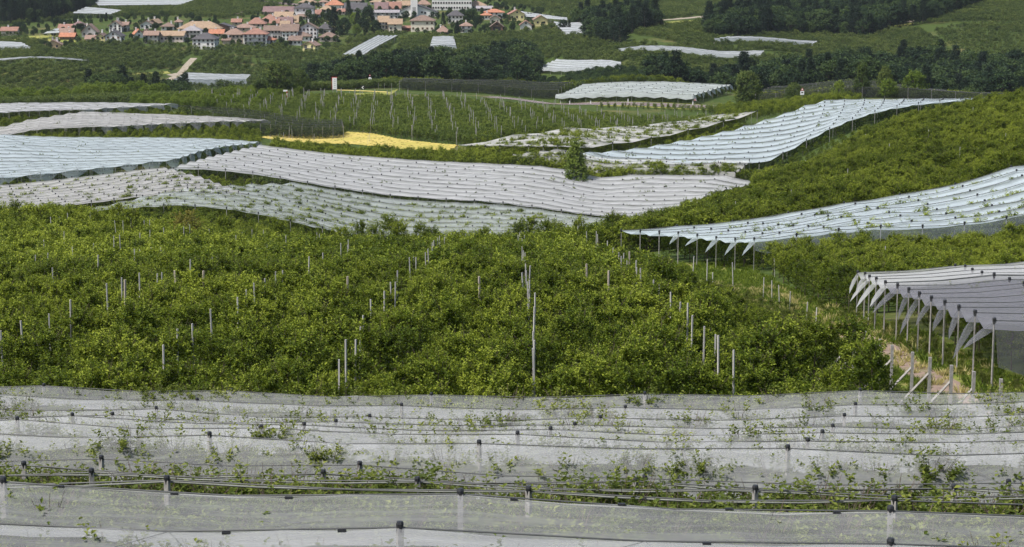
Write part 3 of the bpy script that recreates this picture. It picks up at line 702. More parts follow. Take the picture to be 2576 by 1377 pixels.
mass('hollow_apple_trees', area((-80,None,262),(1560,None,262),(1560,None,350),(180,None,368),(-80,None,372)), 3.6, 2.2, APM, 'apple trees in the hollow behind the crest of the open orchard', 0, .8, 1.1)
# hedge like orchard strip between the broad white net and the meadow
STRIP = np.array([((a-CX)/FPX*d, d) for a, d in [(660,472),(1000,456),(1500,443),(1890,434),(1890,440),(1560,452),(1300,462),(1000,472),(690,482)]])
mass('strip_apple_trees', STRIP, 3.0, 1.4, APM, 'dense strip of apple trees between the broad white net and the yellow meadow', -.1, 1.0, 1.4)
# staked young orchard
MEADOW = area((650,346),(700,341),(800,336),(870,333),(935,337),(1000,350),(1080,360),(1155,367),(1130,379),(1000,376),(850,363),(700,354))
STAKED = area((868,332),(560,283),(420,258),(700,250),(850,252),(1100,256),(1250,270),(1400,290),(1800,306),(1800,312),(1500,345),(1180,372),(1090,360),(1000,348))
mass('staked_apple_trees', STAKED, 2.9, 1.25, YNG, 'young apple trees of the staked orchard in the middle of the valley', .06, .75, 1.1)
# ------------------------------------------------------------------ land
def ground_mat():
    m, nt, b = newmat('ground')
    f = noise(nt, .05, 5, 'World'); f2 = noise(nt, .9, 5, 'World')
    grass = ramp(nt, f2, [(.3, (.035,.060,.012)), (.7, (.075,.105,.025))]); dry = ramp(nt, f2, [(.3, (.10,.10,.035)), (.7, (.17,.15,.06))])
    c = mixc(nt, ramp(nt, f, [(.52, (0,0,0)), (.7, (1,1,1))]), grass, dry)
    lnk(nt, c, b.inputs['Base Color']); b.inputs['Roughness'].default_value = .95; b.inputs['Specular IOR Level'].default_value = .1
    return m
M['ground'] = ground_mat()
s_ = np.linspace(-.56, .56, 260); l_ = np.linspace(math.log(9), math.log(2700), 520)
S, Lg = np.meshgrid(s_, l_); Y = np.exp(Lg); X = S * Y; Z = ground(X, Y)
idx = np.arange(S.size).reshape(S.shape)
F = np.stack([idx[:-1,:-1], idx[:-1,1:], idx[1:,1:], idx[1:,:-1]], -1).reshape(-1,4)
tag(place('ground', npmesh('ground', np.column_stack([X.ravel(), Y.ravel(), Z.ravel()]), [F], [M['ground']], smooth=True)), kind='structure')
def patchy(name, a, bq, c=None, sc=.4, rough=.95, sc2=3):
    m, nt, b = newmat(name); f = noise(nt, sc, 5, 'World'); g = noise(nt, sc2, 4, 'World')
    f = mth(nt, 'ADD', mth(nt, 'MULTIPLY', f, .6), mth(nt, 'MULTIPLY', g, .4))
    st = [(.35, a), (.65, bq)] if c is None else [(.3, a), (.5, bq), (.68, c)]
    lnk(nt, ramp(nt, f, st), b.inputs['Base Color']); b.inputs['Roughness'].default_value = rough; b.inputs['Specular IOR Level'].default_value = .15; return m
M['asphalt'] = patchy('asphalt', (.16,.125,.12), (.21,.17,.16), sc=.3)
M['track'] = patchy('track', (.25,.21,.15), (.42,.37,.30), sc=.5)
M['path'] = patchy('path', (.17,.12,.10), (.27,.20,.16), (.14,.15,.05), sc=.7)
M['meadow'] = patchy('meadow', (.24,.25,.05), (.46,.38,.10), (.60,.46,.17), sc=.10, sc2=1.4)  # yellow dry grass, with the patch of sun put into its brighter colour
M['bank'] = patchy('bank', (.12,.16,.03), (.24,.25,.06), (.34,.30,.10), sc=.1, sc2=1)
M['grass'] = patchy('grass', (.075,.12,.015), (.14,.18,.03), (.33,.25,.11), sc=.45, sc2=2.5)
M['paint'] = simple('road_paint', (.75,.75,.72), .7, .1)
def strip_sheet(name, pts, w, mat, dz=.06, res=6, wv=0.0, mn=14):
    """ribbon laid on the land along ground points of the photograph"""
    q = np.array([((p[0]-CX)/FPX*p[2], p[2]) if len(p) == 3 else tuple(locate(p[0], p[1], 0, mn)) for p in pts])
    t = np.linspace(0, len(q)-1, (len(q)-1)*res+1); i = np.minimum(t.astype(int), len(q)-2); f = (t-i)[:,None]; c = q[i]*(1-f)+q[i+1]*f
    for _ in range(3): c[1:-1] = (c[:-2] + 2*c[1:-1] + c[2:]) / 4
    d = np.gradient(c, axis=0); d /= np.maximum(np.linalg.norm(d, axis=1, keepdims=True), 1e-6); n = np.stack([-d[:,1], d[:,0]], -1)
    W = w * (1 + wv * np.convolve(rng.normal(size=len(c)), np.ones(3)/3, 'same'))[:,None]
    k = 4; P_ = np.concatenate([c + n * W * (u - .5) for u in np.linspace(0, 1, k)])
    idx = np.arange(k*len(c)).reshape(k, -1); F = np.stack([idx[:-1,:-1], idx[:-1,1:], idx[1:,1:], idx[1:,:-1]], -1).reshape(-1,4)
    return tag(place(name, npmesh(name, on_ground(P_, dz), [F], [mat], smooth=True)), kind='structure')
def poly_sheet(name, poly, mat, dz=.08, cell=None, label=None):
    poly = np.asarray(poly); lo, hi = poly.min(0), poly.max(0); cell = cell or max(hi - lo) / 60
    x = np.arange(lo[0], hi[0] + cell, cell); y = np.arange(lo[1], hi[1] + cell, cell); Xg, Yg = np.meshgrid(x, y)
    Xg = Xg + np.sin(Yg * 1.7) * cell * .15; V = on_ground(np.column_stack([Xg.ravel(), Yg.ravel()]), dz)
    idx = np.arange(Xg.size).reshape(Xg.shape); F = np.stack([idx[:-1,:-1], idx[:-1,1:], idx[1:,1:], idx[1:,:-1]], -1).reshape(-1,4)
    ctr = V[F].mean(1); F = F[inside(poly, ctr[:,0], ctr[:,1])]
    if len(F) == 0: return
    u, inv = np.unique(F, return_inverse=True)
    return tag(place(name, npmesh(name, V[u], [inv.reshape(-1,4)], [mat], smooth=True)), kind='structure')
poly_sheet('meadow', MEADOW, M['meadow'], .12, .9)
RT = .09
strip_sheet('road', [(1230,None,668),(1330,None,662),(1400,None,651),(1600,None,638),(1800,None,632),(1960,None,628),(2060,None,634)], 12.5, M['asphalt'], .10)
for off, w in ((-5.9, .45), (5.9, .45)):
    strip_sheet('road_marking', [(1230,None,668+off),(1330,None,662+off),(1400,None,651+off),(1600,None,638+off),(1800,None,632+off),(1960,None,628+off),(2060,None,634+off)], w, M['paint'], .13)
for o in [(1,)]:
    strip_sheet('verge', [(1390,None,661),(1600,None,648),(1760,None,642)], 3.0, M['bank'], .08, wv=.3)
    strip_sheet('verge', [(1500,None,633),(1700,None,624),(1850,None,620)], 4.0, M['bank'], .08, wv=.3)
strip_sheet('farm_track', [(488,147),(470,165),(458,182),(440,195),(395,214)], 3.4, M['track'], .15, mn=780)
poly_sheet('verge', area((440,185),(458,187),(432,192),(418,189),dmin=780), M['track'], .12)
strip_sheet('road', [(600,-2),(660,5),(720,10),(770,14)], 10, M['asphalt'], .15, mn=900)
strip_sheet('road', [(1435,56),(1500,60),(1560,62)], 9, M['asphalt'], .15, mn=900)
strip_sheet('road', [(1620,55),(1690,50),(1760,44),(1800,40)], 9, M['track'], .15, mn=900)
strip_sheet('road', [(2030,6),(2110,3),(2200,0)], 14, M['asphalt'], .15, mn=900)
strip_sheet('farm_track', [(2205,74),(2222,62),(2262,57),(2300,54)], 9, M['track'], .15, mn=900)
strip_sheet('path', [(19.6/77*FPX+CX,None,77) if 0 else (CX+19.0/70*FPX,None,70),(CX+19.4/85*FPX,None,85),(CX+19.7/100*FPX,None,100),(CX+20.0/112*FPX,None,112),(CX+19.6/124*FPX,None,124)], 1.85, M['path'], .03, wv=.3)
poly_sheet('grass_strip', [(14.4,66),(23,66),(24.2,112),(23.6,133),(23,188),(25,206),(14.4,206)], M['grass'], .012, .45)
for q in ([(0,98),(62,94),(60,100),(0,104)], [(62,92),(190,86),(190,108),(70,108)], [(430,186),(300,189),(330,184),(420,180)], [(0,184),(140,182),(150,187),(0,190)],
          [(1620,62),(1800,50),(1805,56),(1690,66)], [(1465,70),(1500,66),(1520,72),(1490,76)], [(2240,66),(2300,58),(2290,64),(2250,70)], [(2480,20),(2576,4),(2576,12),(2500,30)],
          [(440,246),(530,246),(520,252),(440,254)], [(150,210),(330,212),(320,222),(150,218)]):
    poly_sheet('grass_bank', area(*q, dmin=600), M['bank'], .12)
poly_sheet('grass_bank', area((858,238),(980,232),(1000,226),(985,240),(930,252),(860,252),dmin=600), M['bank'], .12, .8)
# ------------------------------------------------------------------ far slopes: orchard rows, woods
VILLAGE = area((0,66),(45,64),(210,46),(270,44),(470,42),(560,50),(640,40),(740,-4),(1240,-4),(1290,20),(1330,22),(1380,36),(1385,68),(1340,78),(1270,86),(1190,90),(1130,100),(1010,86),(950,90),(870,105),(810,134),(765,134),(700,118),(610,116),(545,127),(485,127),(400,112),(310,114),(200,113),(160,126),(105,126),(100,112),(190,104),(150,94),(60,92),(0,94), dmin=780)
OUT = [VILLAGE] + FARNET
GRASSY = [area(*q, dmin=600) for q in ([(0,96),(62,92),(60,100),(0,104)], [(62,92),(190,86),(190,108),(70,108)], [(505,142),(474,140),(440,176),(372,214),(428,216),(468,192),(510,150)], [(1600,64),(1810,38),(1810,54),(1690,68)], [(2195,76),(2300,50),(2310,60),(2240,72)], [(1435,52),(1560,58),(1560,66),(1435,62)],
                     [(590,-6),(780,10),(780,18),(590,4)], [(430,188),(300,190),(330,184),(420,180)], [(2020,-2),(2210,-6),(2210,6),(2020,12)])]
WOOD_A = area((640,None,795),(2700,None,790),(2700,118),(2350,100),(2200,112),(2050,130),(1850,150),(1780,158),(1560,162),(1545,128),(1500,98),(1420,85),(1330,82),(1250,92),(1150,120),(1080,120),(960,128),(860,142),(800,140),(760,160),(700,188),(650,205), dmin=780, h=13)
WOOD_B = area((0,-30),(290,-30),(230,8),(130,38),(60,42),(0,48), dmin=780, h=4)
WOOD_C = area((1440,48),(1600,34),(1700,46),(1620,62),(1560,68),(1560,100),(1500,86),(1430,66), dmin=780, h=4)
WOOD_D = area((1780,55),(1900,20),(2000,12),(2200,20),(2450,-30),(2530,-20),(2330,44),(2230,56),(2190,78),(2080,72),(1960,68),(1880,80),(1780,78), dmin=780, h=4)
WOOD_E = area((200,None,800),(470,None,795),(470,196),(430,216),(330,226),(260,222), dmin=780, h=7)
LOWW = area((1345,None,780),(1630,None,780),(1610,None,1065),(1345,None,1065))
lw = keep_out(rows_in(area((1345,None,790),(1630,None,790),(1620,None,880),(1500,None,905),(1345,None,960)), 4.2, 4.0, .3, .3), FARNET)
scatter('wood', on_ground(lw), WD, 'low young trees in front of the rippled net at the edge of the ravine wood', 'wood', .25, .42)
xy = rows_in(WOOD_A, 7.0, 6.4, .3, .3); xy = keep_out(xy, FARNET + [VILLAGE, LOWW]); far_d = xy[:,1]
edge = rng.uniform(size=len(xy))
k = rng.uniform(size=len(xy)) < .17
scatter('wood', on_ground(xy[~k]), WD, 'dark broadleaf wood filling the ravine below the village', 'wood', .65, 1.2)
scatter('wood', on_ground(xy[k]), CF, 'dark conifers mixed into the wood in the ravine', 'wood', .7, 1.05)
def wood(poly, label, pine=.4, sp=6, smin=.6, smax=1.1):
    xy = keep_out(rows_in(poly, sp, sp * .9, .2, .3), OUT + GRASSY); k = rng.uniform(size=len(xy)) < pine
    scatter('wood', on_ground(xy[~k]), WD, label, 'wood', smin, smax); scatter('wood', on_ground(xy[k]), CF, label + ', its conifers', 'wood', smin, smax)
wood(WOOD_B, 'dark wood on the slope in the top left corner', .75)
wood(WOOD_C, 'wood beside the bend of the road right of the village', .35)
wood(WOOD_D, 'wood on the slope at the top right', .35)
wood(WOOD_E, 'wood in the hollow on the far left below the farm track', .35, 5.5, .5, .9)
# far orchards in fields of different row direction
LAND = area((-160,None,770),(2760,None,775),(2800,None,1500),(2500,None,1900),(100,None,1900),(-160,None,1700))
seeds = np.column_stack([rng.uniform(-380, 420, 90), rng.uniform(790, 1750, 90)]); sang = rng.choice([.0,.12,-.2,.35,1.3,1.5,.6], 90); sden = rng.choice([1.0,1.0,1.25,.8,1.6], 90); shgt = rng.uniform(.75, 1.35, 90)
allp = []
for i in range(len(seeds)):
    c = seeds[i]; bx = 130; poly = np.array([c + [-bx,-bx], c + [bx,-bx], c + [bx,bx], c + [-bx,bx]])
    q = rows_in(poly, 5.2 * sden[i], 2.4, sang[i], .15)
    d = ((q[:,None] - seeds[None]) ** 2 * [1.0, .6]).sum(-1); o = np.sort(d, 1); own = d.argmin(1) == i
    q = q[own & (np.sqrt(o[:,1]) - np.sqrt(o[:,0]) > 3.5)]; q = q[inside(LAND, q[:,0], q[:,1])]
    q = in_view(q, 60); q = keep_out(q, OUT + GRASSY + [WOOD_A, WOOD_B, WOOD_C, WOOD_D, WOOD_E])
    if len(q): allp.append(np.column_stack([on_ground(q), np.full(len(q), shgt[i])]))
allp = np.concatenate(allp); print('far orchard plants', len(allp))
px, py = proj(allp[:,0], allp[:,1], allp[:,2]); right = px > 1350; up = (allp[:,1] > 1150) & ~right; low = ~right & ~up
for msk, lab in ((right, 'far orchard rows on the slope at the top right'), (up, 'far orchard rows on the slope above the village'), (low, 'far orchard rows between the village and the ravine on the left')):
    scatter('far_orchard_rows', allp[msk][:,:3], APF, lab, 'orchard rows', .75, 1.35, sxy=1.1)
# plateau edge and left foot of the plateau: rows and shrubs
mass('far_orchard_rows', area((-60,None,640),(430,None,640),(640,None,660),(640,None,760),(-60,None,770)), 3.4, 2.0, APF, 'orchard rows on the slope behind the nets on the left', .2, .9, 1.3)
mass('edge_apple_trees', area((960,None,775),(1500,None,778),(1900,None,770),(1900,None,786),(960,None,790)), 2.6, 1.6, APM, 'bright young apple trees along the edge of the plateau before the wood', 0, 1.0, 1.5)
mass('edge_apple_trees', area((690,None,690),(1000,None,720),(1000,None,765),(690,None,740)), 2.8, 1.6, APF, 'apple trees at the edge of the plateau behind the white road sign', .05, .9, 1.2)
mass('roadside_bushes', area((1760,None,600),(1900,None,590),(2040,None,600),(2040,None,618),(1900,None,616),(1790,None,616)), 2.6, 1.6, YNG, 'low bushes and young trees beside the stepped blue net', 0, .5, 1.0)
mass('roadside_bushes', area((1850,None,650),(2700,None,585),(2700,None,610),(1850,None,668)), 3.0, 2.0, APM, 'dark bushes behind the road on the right', 0, .7, 1.2)
mass('field_shrubs', area((330,None,610),(640,None,600),(760,None,650),(720,None,690),(330,None,650)), 4, 3, BR, 'bright shrubs on the bank behind the black net on the left', 0, .3, .62, cat='shrubs')
mass('field_shrubs', area((-60,None,700),(420,None,690),(420,None,735),(-60,None,760)), 7, 6, BR, 'olive shrubs on the slope behind the nets on the far left', 0, .6, 1.0, cat='shrubs')
mass('roadside_bushes', area((1800,None,545),(2070,None,512),(2170,None,560),(2060,None,622),(1800,None,622)), 3.0, 2.0, APM, 'bushes and young trees on the bank between the road and the stepped blue net', 0, .4, .95)
mass('hillside_apple_trees', area((1915,None,402),(1965,None,404),(2150,None,421),(2400,None,433),(2700,None,441),(2700,None,490),(2400,None,474),(2150,None,452),(1915,None,442)), 3.2, 1.6, APM, 'low apple trees on the slope just below the stepped blue net', .2, .3, .6)
mass('roadside_bushes', area((1500,None,618),(1800,None,606),(1800,None,628),(1500,None,630)), 3.0, 2.0, YNG, 'low growth along the near side of the asphalt road', 0, .35, .7)
# low planting between the nets of the valley floor
NETS = [np.array([((p[0]-CX)/FPX*p[2], p[2]) for p in c]) for c in ([(452,425,428),(1640,543,393),(1900,468,431),(652,365,469)], [(190,540,374),(1560,602,364),(1640,553,389),(745,487,398)], [(-60,518,384),(613,478,394),(400,432,425),(-60,468,412)], [(-260,450,428),(0,446,431),(443,398,424),(648,362,469),(-70,333,486)], [(-190,338,505),(270,347,507),(667,305,532),(205,281,549)], [(-80,288,553),(225,279,560),(432,262,590),(-80,262,590)], [(640,320,520),(870,325,516),(864,307,538),(425,270,584)])]
mass('valley_apple_trees', area((-80,None,366),(760,None,366),(760,None,420),(640,None,480),(660,None,520),(380,None,590),(-80,None,600)), 3.0, 1.6, APM, 'apple trees on the open ground between the nets on the left', .1, .5, .8, outs=NETS + [MEADOW])
mass('valley_apple_trees', area((1200,None,455),(1500,None,448),(1950,None,440),(2100,None,452),(1950,None,475),(1800,None,540),(1150,None,500)), 3.2, 1.8, APM, 'apple trees on the open ground around the thin and straw coloured nets', .1, .5, .85, outs=[np.array([((p[0]-CX)/FPX*p[2], p[2]) for p in c]) for c in ([(1165,378,469),(1430,372,464),(1905,288,520),(1790,285,532)], [(1425,380,457),(1910,404,444),(2520,245,490),(2075,255,506)], [(1290,398,457),(1850,436,436),(1885,408,446),(1395,378,461)])] + [MEADOW])
mass('meadow_grass', MEADOW, 2.0, 1.8, GS, 'dry yellow grass of the meadow in the middle of the valley', 0, .3, .6, cat='grass', jit=.5)
mass('meadow_grass', [(14.5,67),(22.5,67),(23.8,112),(23.0,188),(24,204),(15,204)], .8, .8, GG, 'green grass along the track on the right', 0, .3, .9, cat='grass', outs=[np.array([(18.2,66),(19.9,66),(20.7,112),(20.3,125),(19.1,125),(18.9,100)])], jit=.5)
mass('meadow_grass', [(20.3,67),(22.3,67),(23.4,112),(22.6,165),(17,180),(17.6,130)], 1.6, 1.6, GS, 'dry straw tufts beside the path on the right', 0, .4, .9, cat='grass', jit=.5)
# bushes and grass tufts in the grass strip on the right
mass('track_weeds', [(14.8,70),(18.4,70),(18.9,110),(18.6,150),(15,190)], 1.1, .9, APN, 'weeds and low shoots beside the grass track', 0, .1, .36, cat='weeds', jit=.5)
mass('track_weeds', [(20.6,86),(22.6,86),(23.2,130),(21.2,150)], 1.1, 1.0, APN, 'weeds along the feet of the tied net ends', 0, .12, .3, cat='weeds', jit=.5)
FOOT = np.array([locate((a+b)/2, y, 0, 790) for a, b, y in [(2,43,88),(111,152,121),(150,187,99),(205,245,92),(242,308,109),(275,320,80),(352,400,70),(405,456,75),(334,398,106),(402,464,104),(445,560,84),(485,545,122),(562,614,108),(611,672,113),(664,750,100),(750,835,96),(727,800,112),(803,849,103)]])
vb = rows_in(VILLAGE, 6.0, 6.0, .5, .4); vb = vb[rng.uniform(size=len(vb)) < .3]
scatter('village_bushes', on_ground(vb), WD, 'bushes and low trees in the gardens between the houses of the village', 'bushes', .16, .34)
# ------------------------------------------------------------------ trees one can tell apart
def at_px(px, d): return (px - CX) / FPX * d, d
def TT(px, d, h, label, proto, name='tree', cat='tree', group=None, sxy=1.0):
    x, y = at_px(px, d); return tree_thing(name, proto, x, y, label, cat, group, h, sxy)
TT(1448, 438, 11.2, 'pointed dark green tree standing alone between the broad white net and the thin net', PY[0], sxy=.88)
TT(700, 655, 12.5, 'large dark round tree rising behind the staked orchard', OL[1], sxy=1.1)
TT(752, 668, 9, 'smaller dark tree right of the large round tree', OL[2], sxy=.9)
TT(655, 640, 7.0, 'low bushy tree left of the large round tree', OL[0], sxy=1.1)
TT(1876, 618, 12.0, 'big dense tree beside the road behind the stepped blue net', OL[1], sxy=.9)
TT(1998, 610, 6.8, 'dark bushy tree behind the triangular sign with the white plate', OL[2], sxy=1.0)
TT(2110, 600, 6.0, 'bright green bushy tree at the left end of the row by the black net', BR[0], sxy=.85)
TT(2168, 612, 11.0, 'tall pointed tree at the foot of the wood on the right', OL[0], sxy=.62)
TT(2225, 618, 10.0, 'narrow tree right of the tall pointed tree', OL[2], sxy=.55)
TT(2232, 600, 6.0, 'spreading light green tree in front of the narrow tree', BR[1], sxy=1.1)
TT(2300, 606, 9.0, 'rounded bright green tree, rightmost of the group by the black net', BR[0], sxy=1.0)
TT(1848, 868, 18, 'dark spruce rising from the wood right of the centre, left one of a pair', CF[1], 'conifer_tree')
TT(1870, 872, 22, 'taller dark spruce of the pair rising from the wood right of the centre', CF[2], 'conifer_tree')
TT(310, 815, 15, 'dark spruce in the hollow on the far left', CF[0], 'conifer_tree')
TT(1455, 254, 3.6, 'tall leafy apple tree standing up over the orchard crest before the white net', AP[0], 'apple_tree', 'apple tree') if 0 else None
for px, d, h, lab, pr in [(975,222,6.4,'tallest apple tree on the orchard crest, seen against the greenish net',AP[0]),(850,222,5.2,'apple tree on the crest left of the tallest one',AP[1]),(1085,224,5.0,'bright low apple tree on the crest right of the tallest one',AP[2]),
                          (1330,226,6.0,'pointed apple tree on the crest near the middle of the picture',AP[3]),(1400,228,5.2,'apple tree on the crest right of the pointed one',AP[4]),(560,226,4.2,'apple tree on the crest right of the russet tree',AP[1]),(1545,232,5.0,'apple tree on the crest just left of the pale blue net tip',AP[2])]:
    TT(px, d, h, lab, pr, 'fruit_tree', 'apple tree', sxy=1.05)
for k in range(26):
    px = -40 + k * 62 + rng.uniform(-25, 25); d = rng.uniform(206, 228)
    TT(px, d, rng.uniform(4.0, 5.9), 'upright apple tree along the crest of the open orchard, against the nets', AP[k % 6], 'fruit_tree', 'apple tree', 'apple trees along the orchard crest', sxy=rng.uniform(.6, .95))
M['russet'] = leafmat('russet_leaf', (.04,.055,.010), (.11,.12,.020), (.27,.23,.05))
rc = protos('russet_tree', 1, h=4.2, r=1.3, shoots=90, per=16, leaf=.17, mat=M['russet'], shoot_len=.8, upright=.75, young=.6)[0]
TT(460, 216, 5.8, 'yellow brown leafy tree with upright shoots on the orchard crest at the left', rc, 'fruit_tree', sxy=1.15)
for px, py, hp, kind, lab in [(841,86,70,'c','tall dark spruce beside the long white houses'),(877,44,43,'c','dark spruce in front of the dark grey roof'),(900,66,40,'c','small spruce below the dark grey roof'),(926,62,48,'b','dark broad tree below the dark grey roof'),
    (892,64,34,'l','light green tree in the village grove, upper one'),(897,90,30,'l','light green tree in the village grove, lower one'),(866,88,46,'b','dark broad tree at the middle of the village grove'),(915,88,44,'b','broad tree at the right of the village grove'),(826,62,32,'b','dark tree at the left of the village grove'),
    (945,86,36,'b','dark tree beside the tall cream house'),(1115,64,34,'c','spruce right of the cream villa'),(1184,56,40,'b','large dark tree right of the white house with the slate roof'),(1150,92,38,'c','dark tree above the hanging white sheet of net'),(1205,64,26,'b','tree left of the orange roofs'),
    (1250,24,19,'b','dark round tree at the top of the village beside the orchard'),(1432,82,32,'c','spruce beside the white net in waves'),(1416,82,36,'b','broad tree beside the spruce by the net in waves'),(1275,64,17,'b','bush between the cream tower house and the yellow house'),
    (268,54,22,'c','dark spruce above the white gabled house on the left'),(279,116,17,'b','round dark bush before the white house with the dark gable'),(345,110,20,'b','left bush before the long grey house'),(366,110,18,'b','right bush before the long grey house'),(428,107,21,'b','round tree before the long pink house'),
    (392,75,20,'b','dark tree between the two white houses on the left'),(565,110,24,'b','tree between the black roofed house and the beige house'),(777,50,26,'b','tree beside the small church like house'),(792,58,26,'b','tree right of the small church like house'),(661,14,15,'b','tree beside the upper road'),
    (708,106,14,'c','small cypress beside the white house with the brown roof'),(586,116,16,'b','bush before the beige house'),(1022,48,22,'b','dark tree before the church'),(1088,46,18,'b','tree between the church and the cream villa'),(1165,48,26,'b','small dark tree left of the tan roof at the top')]:
    x, y = locate(px, py, 0, 780); h = hp / FPX * y
    pr = {'c': CF[int(px) % 3], 'b': WD[int(px) % 4], 'l': BR[int(px) % 2]}[kind]
    tree_thing('conifer_tree' if kind == 'c' else 'tree', pr, x, y, lab, 'tree', None, h, 1.0 if kind == 'c' else .95)
# ------------------------------------------------------------------ trellis posts
POSTS = 'concrete trellis posts of the open orchard'
def post_mesh(h, w, mat): m = MB(); m.box((0,0,h/2-.2), (w,w,h+.4)); return m.mesh('post', mat)
pm_a, pm_b = post_mesh(1, .055, M['pale_concrete']), post_mesh(1, .085, M['stake_wood'])
npost = 0
def trellis(x, y, h, label, grp, wood=False, lean=None):
    global npost
    o = place('trellis_post', pm_b if wood else pm_a, None, (x, y, float(ground(x, y)))); o.scale = (1, 1, h)
    a = rng.normal(size=2) * .022 if lean is None else lean
    o.rotation_euler = (a[0], a[1], rng.uniform(0, .8)); npost += 1
    return tag(o, label, 'post', grp)
LB = 'slim concrete post sticking out of the open orchard canopy'
for X0 in (-46.7,-40,-33.2,-26.4,-19.4,-12.8,-6.1,.85,7.7):
    for d in np.arange(68.5, 250, 4.0):
        if abs(X0) > .255 * d + 1: continue
        if d > 110 and rng.uniform() < .3 + (d - 110) / 300: continue
        if rng.uniform() < .12: continue
        trellis(X0 + rng.normal() * .14, d + rng.normal() * .1, rng.uniform(3.75, 4.25) + (.12 if d < 130 else 0), LB, POSTS, wood=False)
for px, py, d in [(872,705,None),(1208,705,None),(1480,672,None),(1530,690,None),(1585,640,None),(310,715,None),(445,690,None),(512,690,None)]:
    x, y = locate(px, py, 4.1); trellis(x, y, 4.3, 'tall weathered wooden pole sticking out of the open orchard canopy', 'wooden poles in the open orchard', True)
# posts along the grass track, and row ends with diagonal braces
EP = [(2148.7,829),(2176,833.6),(2214,853.5),(2244.7,868.4),(2296,886),(2340,899),(2394,919),(2450,935),(2518.5,953.6)]
br_m = MB(); br_m.tube([(0,0,1.72),(-1.75,-.15,-.15)], .055, 4); br_me = br_m.mesh('brace', M['concrete']); pe_me = MB(); pe_me.box((0,0,1.05), (.12,.12,2.6)); pe_me = pe_me.mesh('post', M['concrete'])
for k, (px, py) in enumerate(EP):
    x, y = locate(px, py, 2.35)
    o = empty('braced_post', (x, y, float(ground(x, y))), rng.uniform(-.15, .15), 'concrete end post with a diagonal brace beside the brown path', 'post', 'braced end posts along the brown path')
    link(bpy.data.objects.new('post', pe_me), o); link(bpy.data.objects.new('brace', br_me), o)
for px, py, h in [(1742,645,3.2),(1779,652,3.2),(1847,660,3.0),(1793,686,2.4),(1921,698,1.8),(1943,706,1.6),(1962,718,1.6),(1987,733,1.6),(2029,760,1.4),(2053,774,1.4),(1950,637,2.2),(2006,652,2.2),(2045,662,2.2),(2115,680,2.2),(2230,620,3),(2318,640,3),(2414,602,3),(2532,606,3),(2256,630,2.6)]:
    x, y = locate(px, py, h); trellis(x, y, h, 'concrete post at the end of an orchard row beside the grass track', 'posts along the grass track', lean=(rng.normal()*.02, rng.normal()*.05))
for px, d, h in [(2030,330,4),(2240,300,4),(2138,260,4),(2340,310,4),(2535,270,4),(2000,240,3.8),(1855,236,3.8),(1948,300,4),(2450,340,4),(1760,250,3.6),(2420,265,4),(2180,350,4)]:
    x, y = at_px(px, d); trellis(x, y, h, 'concrete post in the apple trees of the hillside', 'posts in the hillside orchard')
# stakes of the young orchard: nearest ones as posts of their own
st = rows_in(STAKED, 5.8, 5.2, .06, .11); st = st[np.argsort(st[:,1])]; z = ground(st[:,0], st[:,1])
pm_s = post_mesh(1, .125, M['concrete'])
sb = MB()
for k, (x, y) in enumerate(st):
    h = rng.uniform(2.9, 4.3)
    if k < 290:
        o = place('stake', pm_s, None, (x, y, z[k])); o.scale = (1,1,h); o.rotation_euler = (rng.normal()*.02, rng.normal()*.035, 0)
        tag(o, 'pale stake standing in the young orchard in the middle of the valley', 'stake', 'stakes of the young orchard')
    else: sb.box((x, y, z[k] + h/2), (.15,.15,h))
if sb.n: tag(sb.build('stake_row', M['concrete']), 'pale stakes in the back rows of the young orchard', 'stakes', kind='stuff')
# a few fence posts on the meadow edge
for px, py in [(713,345),(727,338),(735,342),(790,345),(925,352),(930,346),(680,356),(700,352)]:
    x, y = locate(px, py + 12, 0, 470); trellis(x, y, rng.uniform(2.0, 3.4), 'grey post at the left end of the yellow meadow', 'posts on the edge of the meadow', lean=(0, rng.normal()*.06))
# ------------------------------------------------------------------ road furniture
M['white'] = simple('white_paint', (.8,.8,.78), .5, .06); M['red'] = simple('red_paint', (.55,.03,.03), .5, .1); M['blackp'] = simple('black_paint', (.02,.02,.02), .5, .1); M['yellow'] = simple('yellow_rail', (.62,.50,.16), .6, .1); M['greyp'] = simple('grey_print', (.42,.42,.45), .6, .1)
def sign_thing(name, px, py, d, label):
    x, y = at_px(px, d); return empty(name, (x, y, float(ground(x, y))), 0, label, 'sign')
# totem
o = sign_thing('banner_sign', 842, 237, 682, 'tall white upright sign with a red edge beside the yellow rail')
mb = MB(); mb.box((0,0,2.95), (1.55,.22,3.9)); mb.build('panel', M['white'], o)
mb = MB(); mb.box((-.83,0,2.95), (.14,.26,3.9)); mb.box((0,0,4.98), (1.8,.26,.16)); mb.build('border', M['red'], o)
mb = MB()
for k in range(5): mb.box((.1,-.125,1.7+k*.62), (.5,.02,.16))
mb.build('print', M['greyp'], o)
for s in (-.6, .6): mb = MB(); mb.box((s,0,.5), (.16,.14,2)); mb.build('leg', M['concrete'], o)
